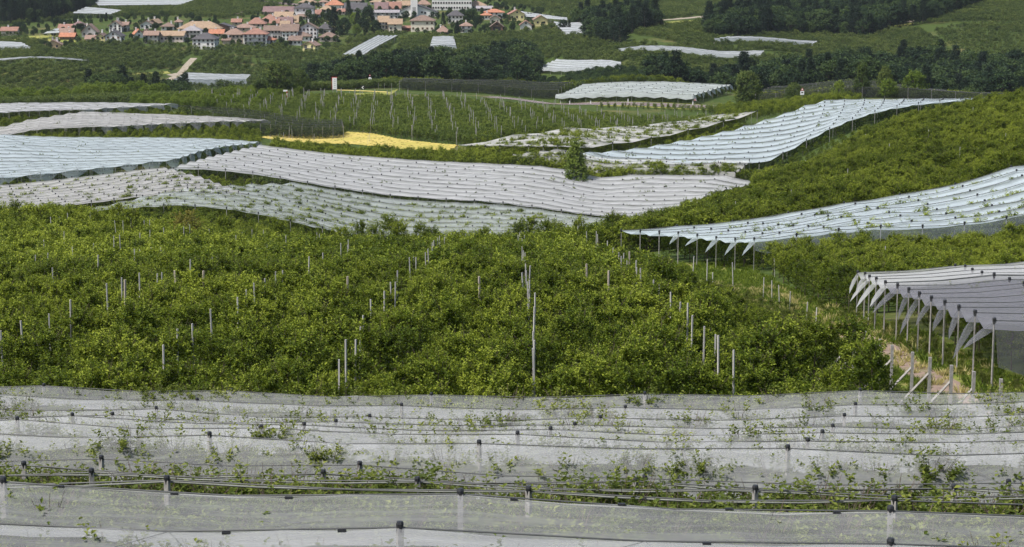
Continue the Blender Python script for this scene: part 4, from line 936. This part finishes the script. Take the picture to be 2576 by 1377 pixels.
# chevron
o = sign_thing('arrow_sign', 913, 240, 672, 'square black road sign with a white arrow pointing left, behind the yellow rail')
mb = MB(); mb.box((0,0,2.0), (1.25,.06,1.25)); mb.build('panel', M['blackp'], o)
mb = MB()
for s in (1, -1): mb.add([(-.42,-.035,2.0),(-.1,-.035,2.0),(.4,-.035,2.0+s*.5),(.08,-.035,2.0+s*.5)], [(0,1,2,3) if s < 0 else (3,2,1,0)])
mb.build('arrow', M['white'], o)
mb = MB(); mb.box((0,.06,.7), (.08,.06,2)); mb.build('pole', M['wire'], o)
def tri_board(o, z, s=1.0):
    mb = MB(); mb.add([(-.6*s,-.02,z),(.6*s,-.02,z),(0,-.02,z+1.05*s),(-.6*s,.02,z),(.6*s,.02,z),(0,.02,z+1.05*s)], [(0,1,2),(5,4,3),(0,3,4,1),(1,4,5,2),(2,5,3,0)]); mb.build('board', M['red'], o)
    mb = MB(); mb.add([(-.36*s,-.024,z+.15*s),(.36*s,-.024,z+.15*s),(0,-.024,z+.78*s)], [(0,1,2)]); mb.build('face', M['white'], o)
def pole(o, h): mb = MB(); mb.tube([(0,.05,-.2),(0,.05,h)], .05, 6); mb.build('pole', M['wire'], o)
o = sign_thing('warning_sign', 1749, 268, 624, 'triangular red warning sign on a pole beside the asphalt road'); tri_board(o, 2.6, .65); pole(o, 3.3)
o = sign_thing('warning_sign', 2018, 262, 560, 'triangular red warning sign with a white plate below it, behind the stepped blue net'); tri_board(o, 4.3, .75); pole(o, 4.9)
mb = MB(); mb.box((0,0,3.65), (1.05,.04,1.05)); mb.build('plate', M['white'], o); mb = MB(); mb.box((0,-.03,3.75), (.5,.02,.3)); mb.build('print', M['blackp'], o)
o = sign_thing('round_sign', 931, 228, 745, 'triangle and round road signs on one pole among the trees at the plateau edge'); tri_board(o, 4.2, .6); pole(o, 4.8)
mb = MB(); mb.tube([(0,-.03,3.2),(0,.03,3.2)], .62, 14); mb.build('disc', M['white'], o)
mb = MB(); mb.box((0,0,2.2), (.9,.05,.5)); mb.build('plate', M['white'], o)
o = sign_thing('marker_post', 722, 250, 632, 'red and white banded marker post with a small white board by the dark round tree')
for k in range(5): mb = MB(); mb.tube([(0,0,.1+k*.65),(0,0,.1+(k+1)*.65)], .13, 6); mb.build('band', M['red'] if k % 2 == 0 else M['white'], o)
mb = MB(); mb.box((-.5,0,3.5), (1.3,.08,.5)); mb.build('board', M['white'], o)
# direction arrow board at the far left road
o = sign_thing('direction_sign', 396, 248, 705, 'small white pointed direction board on the bank at the left')
mb = MB(); mb.add([(-1.2,-.04,1.6),(.7,-.04,1.6),(1.3,-.04,1.95),(.7,-.04,2.3),(-1.2,-.04,2.3),(-1.2,.04,1.6),(.7,.04,1.6),(1.3,.04,1.95),(.7,.04,2.3),(-1.2,.04,2.3)], [(0,1,2,3,4),(9,8,7,6,5),(0,5,6,1),(1,6,7,2),(2,7,8,3),(3,8,9,4),(4,9,5,0)]); mb.build('board', M['white'], o)
mb = MB(); mb.box((0,.06,.8), (.1,.06,1.9)); mb.build('pole', M['wire'], o)
# yellow rail with white posts
xa, ya = at_px(848, 676); xb, yb_ = at_px(975, 664)
o = empty('guard_rail', ((xa+xb)/2, (ya+yb_)/2, float(ground((xa+xb)/2, (ya+yb_)/2))), 0, 'yellow rail on low posts beside the white upright sign', 'rail'); L0 = o.location
mb = MB(); pts = [Vector((xa+(xb-xa)*t, ya+(yb_-ya)*t, float(ground(xa+(xb-xa)*t, ya+(yb_-ya)*t)) + 1.0)) - L0 for t in np.linspace(0,1,9)]
mb.tube(pts, .13, 4); mb.build('rail', M['yellow'], o)
for p in pts[::2]: mb = MB(); mb.box((p.x, p.y, p.z-.5), (.14,.14,1.1)); mb.build('leg', M['concrete'], o)
for px, d in [(897,716),(908,714),(952,708),(967,706),(985,702)]:
    x, y = at_px(px, d); trellis(x, y, 2.2, 'white post on the sunny bank behind the yellow rail', 'white posts behind the yellow rail', lean=(0,0))
dl = MB(); dl.box((0,0,.5), (.22,.16,1.2)); dl_me = dl.mesh('body', M['white']); db = MB(); db.box((0,0,.98), (.235,.175,.16)); db_me = db.mesh('band', M['blackp'])
for px, d, lab in [(1410.5,657,'white roadside marker left of the grey green net, far side of the road'),(1433,645,'white roadside marker at the near edge of the road, leftmost'),(1580,646,'white roadside marker at the middle of the road, far side'),(1743,640,'white roadside marker next to the triangular sign by the road'),(1486,642,'white roadside marker at the near edge of the road, second from the left')]:
    x, y = at_px(px, d); o = empty('road_marker', (x, y, float(ground(x, y))), 0, lab, 'road marker', 'markers along the asphalt road'); o.scale = (1.0,1.0,1.2)
    link(bpy.data.objects.new('body', dl_me), o); link(bpy.data.objects.new('band', db_me), o)
# ------------------------------------------------------------------ village
def wallmat(name, c): 
    m, nt, b = newmat(name); f = noise(nt, .35, 4); g = noise(nt, 2.0, 3)
    lnk(nt, ramp(nt, mth(nt, 'ADD', mth(nt,'MULTIPLY',f,.7), mth(nt,'MULTIPLY',g,.3)), [(.3, tuple(x*.84 for x in c)), (.62, c)]), b.inputs['Base Color']); b.inputs['Roughness'].default_value = .9; return m
def roofmat(name, c):
    m, nt, b = newmat(name); f = noise(nt, .6, 5); g = noise(nt, 3, 3, 'Object', (1,.4,1))
    lnk(nt, ramp(nt, mth(nt, 'ADD', mth(nt,'MULTIPLY',f,.5), mth(nt,'MULTIPLY',g,.5)), [(.3, tuple(x*.62 for x in c)), (.5, c), (.72, tuple(min(1,x*1.3) for x in c))]), b.inputs['Base Color']); b.inputs['Roughness'].default_value = .85
    w = nt.nodes.new('ShaderNodeTexWave'); w.inputs['Scale'].default_value = 2.2; w.inputs['Distortion'].default_value = 1; w.bands_direction = 'X'
    bp = nt.nodes.new('ShaderNodeBump'); bp.inputs['Strength'].default_value = .4; bp.inputs['Distance'].default_value = .08; tc = nt.nodes.new('ShaderNodeTexCoord')
    lnk(nt, tc.outputs['Object'], w.inputs[0]); lnk(nt, w.outputs['Fac'], bp.inputs['Height']); lnk(nt, bp.outputs[0], b.inputs['Normal']); return m
WM = {k: wallmat('wall_' + k, c) for k, c in dict(white=(.78,.76,.74), cream=(.76,.68,.56), pink=(.72,.60,.55), peach=(.68,.48,.30), yellow=(.80,.70,.34), beige=(.55,.47,.38), grey=(.50,.47,.45), wood=(.18,.11,.075), lilac=(.62,.58,.66)).items()}
RM = {k: roofmat('roof_' + k, c) for k, c in dict(red=(.29,.155,.115), orange=(.42,.18,.105), brown=(.20,.14,.11), tan=(.33,.235,.155), slate=(.085,.08,.085), purple=(.20,.13,.125), grey=(.30,.28,.29), dull=(.27,.18,.14)).items()}
M['pane'] = simple('window_glass', (.035,.035,.045), .25, .2); M['shut'] = simple('brown_shutter', (.11,.055,.035), .7, .2); M['eave'] = simple('eave_wood', (.13,.085,.06), .8, .2)
_win = {}
def win_mesh(w, h, red=False):
    k = (round(w,1), round(h,1), red)
    if k not in _win:
        m = MB(); w *= .9; h *= .85; m.box((0,0,0), (w,.10,h), 0); m.box((0,-.06,-h/2-.06), (w+.2,.14,.07), 1)
        for s in (-1,1): m.box((s*(w/2+.05),-.055,0), (.10,.10,h), 2)
        _win[k] = m.mesh('window', [M['shut'] if red else M['pane'], WM['beige'], M['shut'] if red else M['eave']])
    return _win[k]
HOUSES = []
def house(x0, x1, yb, ye, yr, typ, wall, roof, label, win=None, rz=0.0, depth=None, balc=0, chim=1, red=False, open_front=False, dmin=790, name='house', floor_gap=None):
    cx = (x0 + x1) / 2; X, Y = locate(cx, yb, 0, dmin); mpp = Y / FPX / cp
    w = max(3, (x1 - x0) * mpp * .93); h = max(2.2, (yb - ye) * mpp); r = max(.9, (ye - yr) * mpp * .92)
    D = depth or min(max(w * .8, 7), 13)
    if typ in 'sh': r = max(.9, r - D * .5 * .055)
    o = empty(name, (X, Y + D/2, float(ground(X, Y))), rz, label, 'house', 'houses of the village')
    W2, D2 = w/2, D/2; b0 = -2.0
    m = MB()
    if typ == 'g':
        V = [(-W2,-D2,b0),(W2,-D2,b0),(W2,D2,b0),(-W2,D2,b0),(-W2,-D2,h),(W2,-D2,h),(W2,D2,h),(-W2,D2,h),(0,-D2,h+r-.3),(0,D2,h+r-.3)]
        m.add(V, [(0,1,5,8,4),(1,2,6,5),(2,3,7,9,6),(3,0,4,7)])
    elif typ == 's':
        V = [(-W2,-D2,b0),(W2,-D2,b0),(W2,D2,b0),(-W2,D2,b0),(-W2,-D2,h),(W2,-D2,h),(W2,D2,h),(-W2,D2,h),(-W2,0,h+r-.3),(W2,0,h+r-.3)]
        m.add(V, [(0,1,5,4),(1,2,6,9,5),(2,3,7,6),(3,0,4,8,7)])
    else: m.box((0,0,(h+b0)/2-.05), (w,D,h-b0-.1))
    m.build('wall', WM[wall], o)
    ov, t = .75, .28; m = MB()
    def slab(P4):
        V = [Vector(p) for p in P4]; n = len(V); m.add(V + [v - Vector((0,0,t)) for v in V], [tuple(range(n)), tuple(range(2*n-1, n-1, -1))] + [(i, i+n, (i+1)%n+n, (i+1)%n) for i in range(n)])
    if typ == 'g':
        k = r / W2; zl = h - ov * k
        for s in (-1, 1):
            q = [(0,-D2-ov,h+r),(s*(W2+ov),-D2-ov,zl),(s*(W2+ov),D2+ov,zl),(0,D2+ov,h+r)]; slab(q if s < 0 else q[::-1])
    elif typ == 's':
        k = r / D2; zl = h - ov * k
        for s in (-1, 1):
            q = [(-W2-ov,0,h+r),(-W2-ov,s*(D2+ov),zl),(W2+ov,s*(D2+ov),zl),(W2+ov,0,h+r)]; slab(q if s < 0 else q[::-1])
    else:
        rl = max(0.0, W2 - D2); a, bq = W2 + ov, D2 + ov; zl = h - .15
        A, B_, C_, E = (-a,-bq,zl),(a,-bq,zl),(a,bq,zl),(-a,bq,zl); R0, R1 = (-rl,0,h+r),(rl+.05,0,h+r)
        m.add([A,B_,C_,E,R0,R1] + [(p[0],p[1],p[2]-t) for p in (A,B_,C_,E)], [(0,1,5,4),(1,2,5),(2,3,4,5),(3,0,4),(0,6,7,1),(1,7,8,2),(2,8,9,3),(3,9,6,0),(9,8,7,6)])
    rf = m.build('roof', RM[roof], o)
    for c in range(chim):
        m = MB(); cx_ = W2 * rng.uniform(-.5, .5); cy_ = D2 * rng.uniform(-.1, .35); zt = h + r * (.6 if typ != 'g' else 1 - abs(cx_)/W2*.8)
        m.box((cx_, cy_, zt+.45), (.75,.75,2.0)); m.box((cx_, cy_, zt+1.55), (1.0,1.0,.18)); m.build('chimney', WM['white' if c % 2 == 0 else 'grey'], rf)
    if win is None: win = (max(1, int(w // 3.4)), max(1, int(h // 3.1)))
    if win:
        nx, ny = win; fh = h / ny
        for j in range(ny):
            for i in range(nx):
                if rng.uniform() < .08: continue
                xx = -W2 + w * (i + .5) / nx; zz = fh * (j + .52)
                big = balc and j > 0 and i % 2 == 0
                me = win_mesh(1.0 if not big else 1.3, 1.3 if not big else 2.1, red)
                place('window', me, o, (xx, -D2 - .02, zz - (.2 if big else 0)))
        if typ == 'g' and r > 2.2: place('window', win_mesh(.9, 1.1, red), o, (0, -D2 - .02, h + r * .3))
        for s in ((1,) if rz >= 0 and False else (1, -1)):
            for j in range(ny):
                for i in range(2):
                    q = place('window', win_mesh(1.1, 1.4, red), o, (s * (W2 + .02), -D2 + D * (i + .5) / 2, fh * (j + .52)), s * math.pi / 2)
    if balc:
        for j in range(1, (win or (1,2))[1]):
            for c in ((-.45, .42) if balc > 1 else (0,)):
                m = MB(); zz = h / win[1] * (j + .05); bw = w * (.42 if balc > 1 else .6)
                m.box((W2*c*1.0, -D2-.65, zz), (bw,1.25,.16)); m.box((W2*c, -D2-1.25, zz+.95), (bw,.06,.08))
                for q in np.linspace(-bw/2, bw/2, 9): m.box((W2*c+q, -D2-1.25, zz+.5), (.05,.05,.9))
                m.build('balcony', M['wire'], o)
    if open_front:
        m = MB(); m.box((0,-D2-.06,h*.62), (w*.62,.08,h*.55)); m.build('shade_panel', M['blackp'], o)  # black panel painted in place of the shade inside the open front
    HOUSES.append(o); return o
H = house
H(2,43,90,76.5,67.5,'s','pink','red','pale pink house with a red brown roof at the left edge of the picture',(4,1))
H(111,152,123,111,100.5,'g','peach','dull','peach coloured gabled house standing apart at the lower left of the village',(2,1),rz=.12,chim=3)
H(150,187,101,92,83,'s','wood','orange','low house with a bright orange roof on the left',(2,1))
H(149,183,92,84,72,'s','beige','dull','house with a dull brown roof right behind the bright orange roof',(2,1))
H(147,179,80,73,62.5,'s','beige','red','house with a red brown roof, rearmost of the three stacked roofs on the left',None)
H(182,211,72,64,53,'h','lilac','purple','small lilac house with a hipped purple brown roof on the left',(2,1))
H(205,245,94,79,60,'g','grey','dull','grey gabled house with a wide brown roof on the left',(3,1))
H(242,266,110,92,83.5,'g','yellow','brown','yellow gabled house joined to the white house with the dark gable',(2,2),rz=-.1)
H(215,243,107,97,88,'s','pink','dull','low pink house with a brown roof left of the yellow gabled house',(2,1))
H(266,308,111.5,90,78,'g','white','slate','tall white house with a dark gabled roof right of the yellow gabled house',(3,2),rz=-.12,chim=2,red=True)
H(275,309,82,64,52,'g','white','dull','white four storey gabled house above the yellow one',(3,3),rz=-.1,chim=2)
H(309,320,80,62,55,'s','grey','dull','narrow grey annex at the right of the white four storey gabled house',(1,2))
H(352,385,72,61,52,'g','white','brown','white house with a shallow dark gable in the upper left of the village',(3,1))
H(376,401,66,58,49,'g','wood','tan','brown wooden house with an orange brown gable behind the white shallow gabled one',(1,1),rz=-.25)
H(405,438,76.5,66.5,56,'h','white','brown','white house with a hipped grey brown roof and dormer in the upper left',(3,1))
H(440,456,70,55,48,'h','white','dull','narrow white tower like house behind the hipped grey brown roof',(1,3))
H(334,355,96,84,73,'g','white','orange','small white house with an orange red gable left of the long grey house',(1,1),rz=.35)
H(353,378,92,83,74,'g','pink','dull','small pink house with a shallow gable behind the long grey house',(1,1))
H(363,398,110,87.5,77.5,'s','grey','dull','long grey house with a brown roof behind two bushes',(3,2))
H(402,464,107,89,77.5,'s','pink','tan','long pale pink house with a light brown roof',(6,1),rz=-.05)
H(445,557,86,72,53,'h','beige','tan','very wide ochre roof at the upper left of the old centre',(6,1),chim=3)
H(458,505,95,77,65,'h','grey','grey','house with a weathered grey hipped roof below the wide ochre roof',(5,2))
H(526,588,82,69,59,'g','wood','slate','dark timber barn with a wide black gable',(1,1),chim=0)
H(526,562,93,86,76,'s','beige','orange','low house with an orange tiled roof below the dark timber barn',(2,1))
H(485,545,124.5,98.5,82,'h','white','slate','large white house with a black hipped roof at the front of the village',(5,3),rz=-.12)
H(562,614,110,87,71,'h','beige','dull','beige house with a wide red brown hipped roof left of the white balcony house',(5,2),chim=2)
H(560,578,112,101,95,'s','beige','brown','tiny beige lean-to house at the foot of the beige hipped house',(1,1))
H(611,672,115,86,71,'h','white','red','white house with metal balconies and a red hipped roof at the front',(5,3),balc=2,chim=3)
H(658,691,114.5,100,91,'h','white','orange','small white annex with an orange roof right of the balcony house',(3,2),rz=-.1)
H(664,708,99,76,64,'s','grey','brown','long grey house with a brown roof behind the small orange roofed annex',(5,2),depth=9)
H(708,750,103,77,60,'s','white','brown','tall white house with a brown roof in the middle of the front row',(4,3),depth=10)
H(750,799,99,71,57,'g','white','brown','tall white house with a broad central gable',(5,3))
H(799,835,86,73,58,'h','pink','slate','pale pink house with a slate hipped roof right of the broad gabled one',(3,1))
H(731,781,104,91,79.5,'h','white','brown','white house with a dark brown hipped roof in front of the broad gabled one',(3,1))
H(727,758,114.5,100.5,91,'s','white','brown','white cottage with a brown roof left of the bright yellow house',(3,1))
H(764,800,131,113.5,104,'g','yellow','dull','bright yellow gabled house with a dark balcony, lowest in the village',(2,2),rz=-.3,balc=1)
H(803,849,105.5,93,81,'h','pink','brown','pink house with a dark hipped roof at the right end of the front row',(3,1))
H(621,668,69,60,44,'h','beige','red','house with a steep red hipped roof in the old centre',(4,1))
H(660,695,57,49.5,37,'h','beige','red','house with a red roof left of the cream house with the ochre roof',(3,1))
H(690,738,51,42,29,'s','cream','tan','cream house with a mottled ochre roof',(6,1),rz=-.2)
H(661,738,38,33,19,'s','beige','purple','very long house with a purple brown roof and three dormers',(5,1),chim=0)
H(740,790,47,20,8,'h','white','slate','small church like white house with a dark pointed roof',(3,2))
H(752,794,14,9,-1,'h','white','tan','white house with a tan hipped roof at the top edge left of the trees',(4,1))
H(802,824,17,5,-2,'h','white','dull','narrow white house at the top edge of the picture',(2,2))
H(817,863,25,12.5,-1,'h','white','orange','white house with a pinkish orange hipped roof at the top',(4,1))
H(804,838,33,24,13,'h','white','tan','white house with a mottled tan hipped roof below the orange one',(4,1))
H(583,606,64,57,49,'s','beige','red','small house with a light red roof behind the dark timber barn',(1,1))
H(585,641,79,71,61,'h','beige','dull','low brown roofed house behind the beige hipped house',(3,1))
H(679,701,66,62,51,'s','beige','red','house with a plain red brown roof slope in the old centre',None)
H(700,735,66,62,47,'s','beige','purple','house with a dark purple roof slope in the old centre',None)
H(733,749,63,60,44,'s','beige','tan','house with a light tan roof slope right of the dark purple one',None)
H(706,727,75,71,57,'s','beige','tan','house with a ragged tan roof before the dark purple one',None)
H(783,806,43,38,28,'s','pink','red','low pinkish roofed house behind the trees at the top',(2,1))
H(750,770,50,43,37,'s','cream','brown','cream annex at the foot of the small church like house',(2,1))
H(866,922,31,24,7.5,'s','white','slate','house with a large dark grey roof behind the spruces',(5,1),chim=0)
H(849,870,37,32,25,'s','pink','red','small house with a red roof left of the dark grey roof',(2,1))
H(943,975,30,20,5,'s','white','purple','white house with a purple roof, left half of a joined pair',(2,1))
H(975,1008,29,19,4,'s','cream','red','cream house with a red roof, right half of a joined pair',(4,1))
H(930,980,13,6.5,-2,'h','white','tan','house with a tan roof at the top edge behind the joined pair',(4,1))
H(999,1033,20,12,1,'s','beige','tan','house with a patched tan roof left of the church tower',(2,1))
H(880,915,9,4,-5,'s','white','brown','white house at the top edge above the dark grey roof',(3,1))
H(1048,1082,24,11,-2,'h','pink','dull','pink house with a brown roof behind the church tower',(3,1))
H(932,1004,55,32,25,'s','grey','grey','grey building behind scaffolding left of the tall cream house',(6,3),chim=0)
H(952,977,84,54,40,'s','cream','tan','tall cream house with an ochre roof above the striped net, left part with balconies',(3,3),balc=1)
H(976,1010,84,60,47,'s','cream','tan','cream house with an ochre roof joined to the right of the tall one',(3,3),depth=10,rz=.05)
H(1032,1094,79,52.5,38,'h','cream','brown','big cream villa with two rows of red shuttered windows',(5,2),red=True,chim=0)
H(1014,1033,79,72,67,'s','wood','red','small open shed with a red roof beside the big cream villa',None,chim=0,open_front=True)
H(1097,1130,90,81,64,'h','pink','dull','pink house with a layered hipped brown roof above the hanging sheet of net',(3,1))
H(1126,1165,59,39.5,25.5,'h','white','slate','white house with a slate pyramid roof among trees',(4,2))
H(1158,1187,83,65,55,'h','white','dull','white house with wooden balconies and a brown roof among trees',(2,2),balc=1)
H(1173,1223,24,14,2,'h','white','tan','white house with a wide tan roof right of the large white palace',(4,1))
H(1199,1238,29,23,17,'s','grey','grey','long low building with a grey roof below the wide tan roof',(4,1),chim=0)
H(1218,1268,47,31,22.5,'h','white','orange','white house with bright orange hipped roofs',(4,2))
H(1210,1236,50,38,32,'h','white','orange','smaller white house with an orange roof in front of the bright orange hipped roofs',(3,1))
H(1232,1258,62,46,38.5,'g','cream','brown','narrow cream tower house with a gable above the timber barn',(2,1),chim=0)
H(1234,1266,84,66,54,'g','wood','brown','stone and timber barn with a dark open front',None,chim=0,open_front=True)
H(1279,1318,53,35,24.5,'g','yellow','red','yellow house with a large red brown gable and a grey bay',(3,1),rz=.15)
H(1308,1338,76,62,51.5,'g','white','red','small white house with a red gable below the yellow houses',(1,1),chim=0)
H(1342,1377,66,48.5,38.5,'g','yellow','dull','plain pale yellow gabled house without front windows at the right end',None,chim=0,rz=.1).name = 'house'
H(1060,1084,0,-12,-20,'h','white','dull','white house above the church at the top edge',(3,2)) if 0 else None
# large palace like white building, roof above the frame
H(1084,1189,26,-9,-20,'s','white','brown','large white palace with three rows of many windows at the top edge',(15,3),chim=2,depth=12,name='palace')
# church with tower
x, y = locate(1045, 44, 0, 790); mpp = y / FPX
o = empty('church', (x, y, float(ground(x, y))), 0, 'modern white church with a plain square tower and two dark lean-to roofs', 'church')
m = MB(); m.box((-.8,2,6.0), (4.3,4.2,18)); m.build('tower', WM['white'], o)
tw = o.children[-1]; m = MB()
for k in (-.7,0,.7): m.box((-.8+k,-.13,3.2), (.3,.06,6.5))
m.build('slit', M['blackp'], tw)
def leanto(x0, x1, zl, zh, dname, hi_right):
    m = MB(); za, zb = (zl, zh) if hi_right else (zh, zl); y0, y1 = 3, 15
    m.add([(x0,y0,-2),(x1,y0,-2),(x1,y1,-2),(x0,y1,-2),(x0,y0,za),(x1,y0,zb),(x1,y1,zb),(x0,y1,za)], [(0,1,5,4),(1,2,6,5),(2,3,7,6),(3,0,4,7)]); m.build('wall', WM['white'], o)
    k = (zb-za)/(x1-x0); m = MB(); V = [(x0-.6,y0-.6,za-.6*k+.3),(x1+.6,y0-.6,zb+.6*k+.3),(x1+.6,y1+.6,zb+.6*k+.3),(x0-.6,y1+.6,za-.6*k+.3)]
    m.add(V + [(p[0],p[1],p[2]-.3) for p in V], [(0,1,2,3),(7,6,5,4),(0,4,5,1),(1,5,6,2),(2,6,7,3),(3,7,4,0)]); m.build('roof', RM['slate'], o)
leanto(-11, -2.9, 3.2, 6.6, 'a', True); leanto(1.3, 13.5, 3.0, 7.2, 'b', False)
for xx, zz in ((-8.5,2.2),(-6,1.2),(4,3),(6,2.6)): place('window', win_mesh(1.2,1.4), o, (xx, 2.98, zz))
# parked cars, telegraph pole
def car(px, py, col, label):
    x, y = locate(px, py, 0, 790); o = empty('parked_car', (x, y, float(ground(x, y)) + .05), .25, label, 'car', 'parked cars of the village')
    m = MB(); m.add([(-2,-.85,.3),(2,-.85,.3),(2,.85,.3),(-2,.85,.3),(-2.05,-.85,.85),(2.05,-.85,.8),(2.05,.85,.8),(-2.05,.85,.85),(-1.5,-.7,1.42),(.6,-.7,1.42),(.6,.7,1.42),(-1.5,.7,1.42)], [(0,1,5,4),(1,2,6,5),(2,3,7,6),(3,0,4,7),(4,5,9,8),(5,6,10,9),(6,7,11,10),(7,4,8,11),(8,9,10,11),(3,2,1,0)]); m.build('body', simple('car_paint', col, .3, .05), o)
    m = MB(); m.box((-.4,-.84,1.12), (1.7,.12,.36)); m.build('window', M['pane'], o)
    for s in (-1.25, 1.25):
        for t in (-.8, .8): m = MB(); m.tube([(s,t-.1,.32),(s,t+.1,.32)], .33, 10); m.build('wheel', M['blackp'], o)
car(549, 120, (.35,.38,.42), 'silver grey car parked right of the large white house with the black roof')
car(346, 84, (.55,.50,.22), 'pale yellow car parked beside the narrow grey annex')
for px, py, h, lab in [(598,58,6,'wooden telegraph pole left of the old centre'),(608,54,6,'second telegraph pole, right of the wooden one at the left of the old centre')]:
    x, y = locate(px, py, 0, 790); o = empty('telegraph_pole', (x, y, float(ground(x, y))), 0, lab, 'pole')
    m = MB(); m.tube([(0,0,-.5),(0,0,h)], [.12,.08], 6); m.build('shaft', M['eave'], o)
    m = MB(); m.box((0,0,h-.5), (2.2,.12,.14)); m.build('crossbar', M['stake_wood'], o)
# ------------------------------------------------------------------ daylight
EL, AZ = R(58), R(240)     # azimuth from +Y clockwise: sun behind the left shoulder
w = bpy.data.worlds.new('World'); scene.world = w; w.use_nodes = True; nt = w.node_tree
sky = nt.nodes.new('ShaderNodeTexSky'); sky.sky_type = 'NISHITA'; sky.sun_disc = False; sky.sun_elevation = EL; sky.sun_rotation = AZ; sky.air_density = 1.0; sky.dust_density = 3.0; sky.ozone_density = 1.0
bg = nt.nodes['Background']; lnk(nt, sky.outputs[0], bg.inputs[0]); bg.inputs[1].default_value = .09
sd = bpy.data.lights.new('sun', 'SUN'); sd.energy = 2.9; sd.angle = R(5); sd.color = (1, .96, .9)
so = bpy.data.objects.new('sun', sd); COL.objects.link(so)
dv = Vector((math.sin(AZ) * math.cos(EL), math.cos(AZ) * math.cos(EL), math.sin(EL)))
so.rotation_euler = dv.to_track_quat('Z', 'Y').to_euler()
vs = scene.view_settings; vs.view_transform = 'Standard'; vs.look = 'None'; vs.exposure = .72; vs.gamma = 1
scene.render.engine = 'CYCLES'; cy = scene.cycles
cy.max_bounces = 6; cy.diffuse_bounces = 3; cy.transparent_max_bounces = 40; cy.transmission_bounces = 4; cy.use_denoising = True; cy.denoiser = 'OPENIMAGEDENOISE'; cy.denoising_prefilter = 'ACCURATE'
cy.use_adaptive_sampling = True; cy.adaptive_threshold = .02
scene.render.use_persistent_data = False

# air of the valley
hz = MB(); hz.box((0, 1340, -40), (3400, 2900, 220))
hm = bpy.data.materials.new('haze'); hm.use_nodes = True; nt = hm.node_tree; nt.nodes.remove(nt.nodes['Principled BSDF'])
pv = nt.nodes.new('ShaderNodeVolumePrincipled'); pv.inputs['Color'].default_value = (.78, .86, .95, 1); pv.inputs['Density'].default_value = .00004; pv.inputs['Anisotropy'].default_value = .2
lnk(nt, pv.outputs[0], nt.nodes['Material Output'].inputs['Volume'])
tag(hz.build('haze', hm), kind='stuff', label='thin haze in the air of the valley', cat='haze')
cy.volume_bounces = 0; cy.volume_max_steps = 64
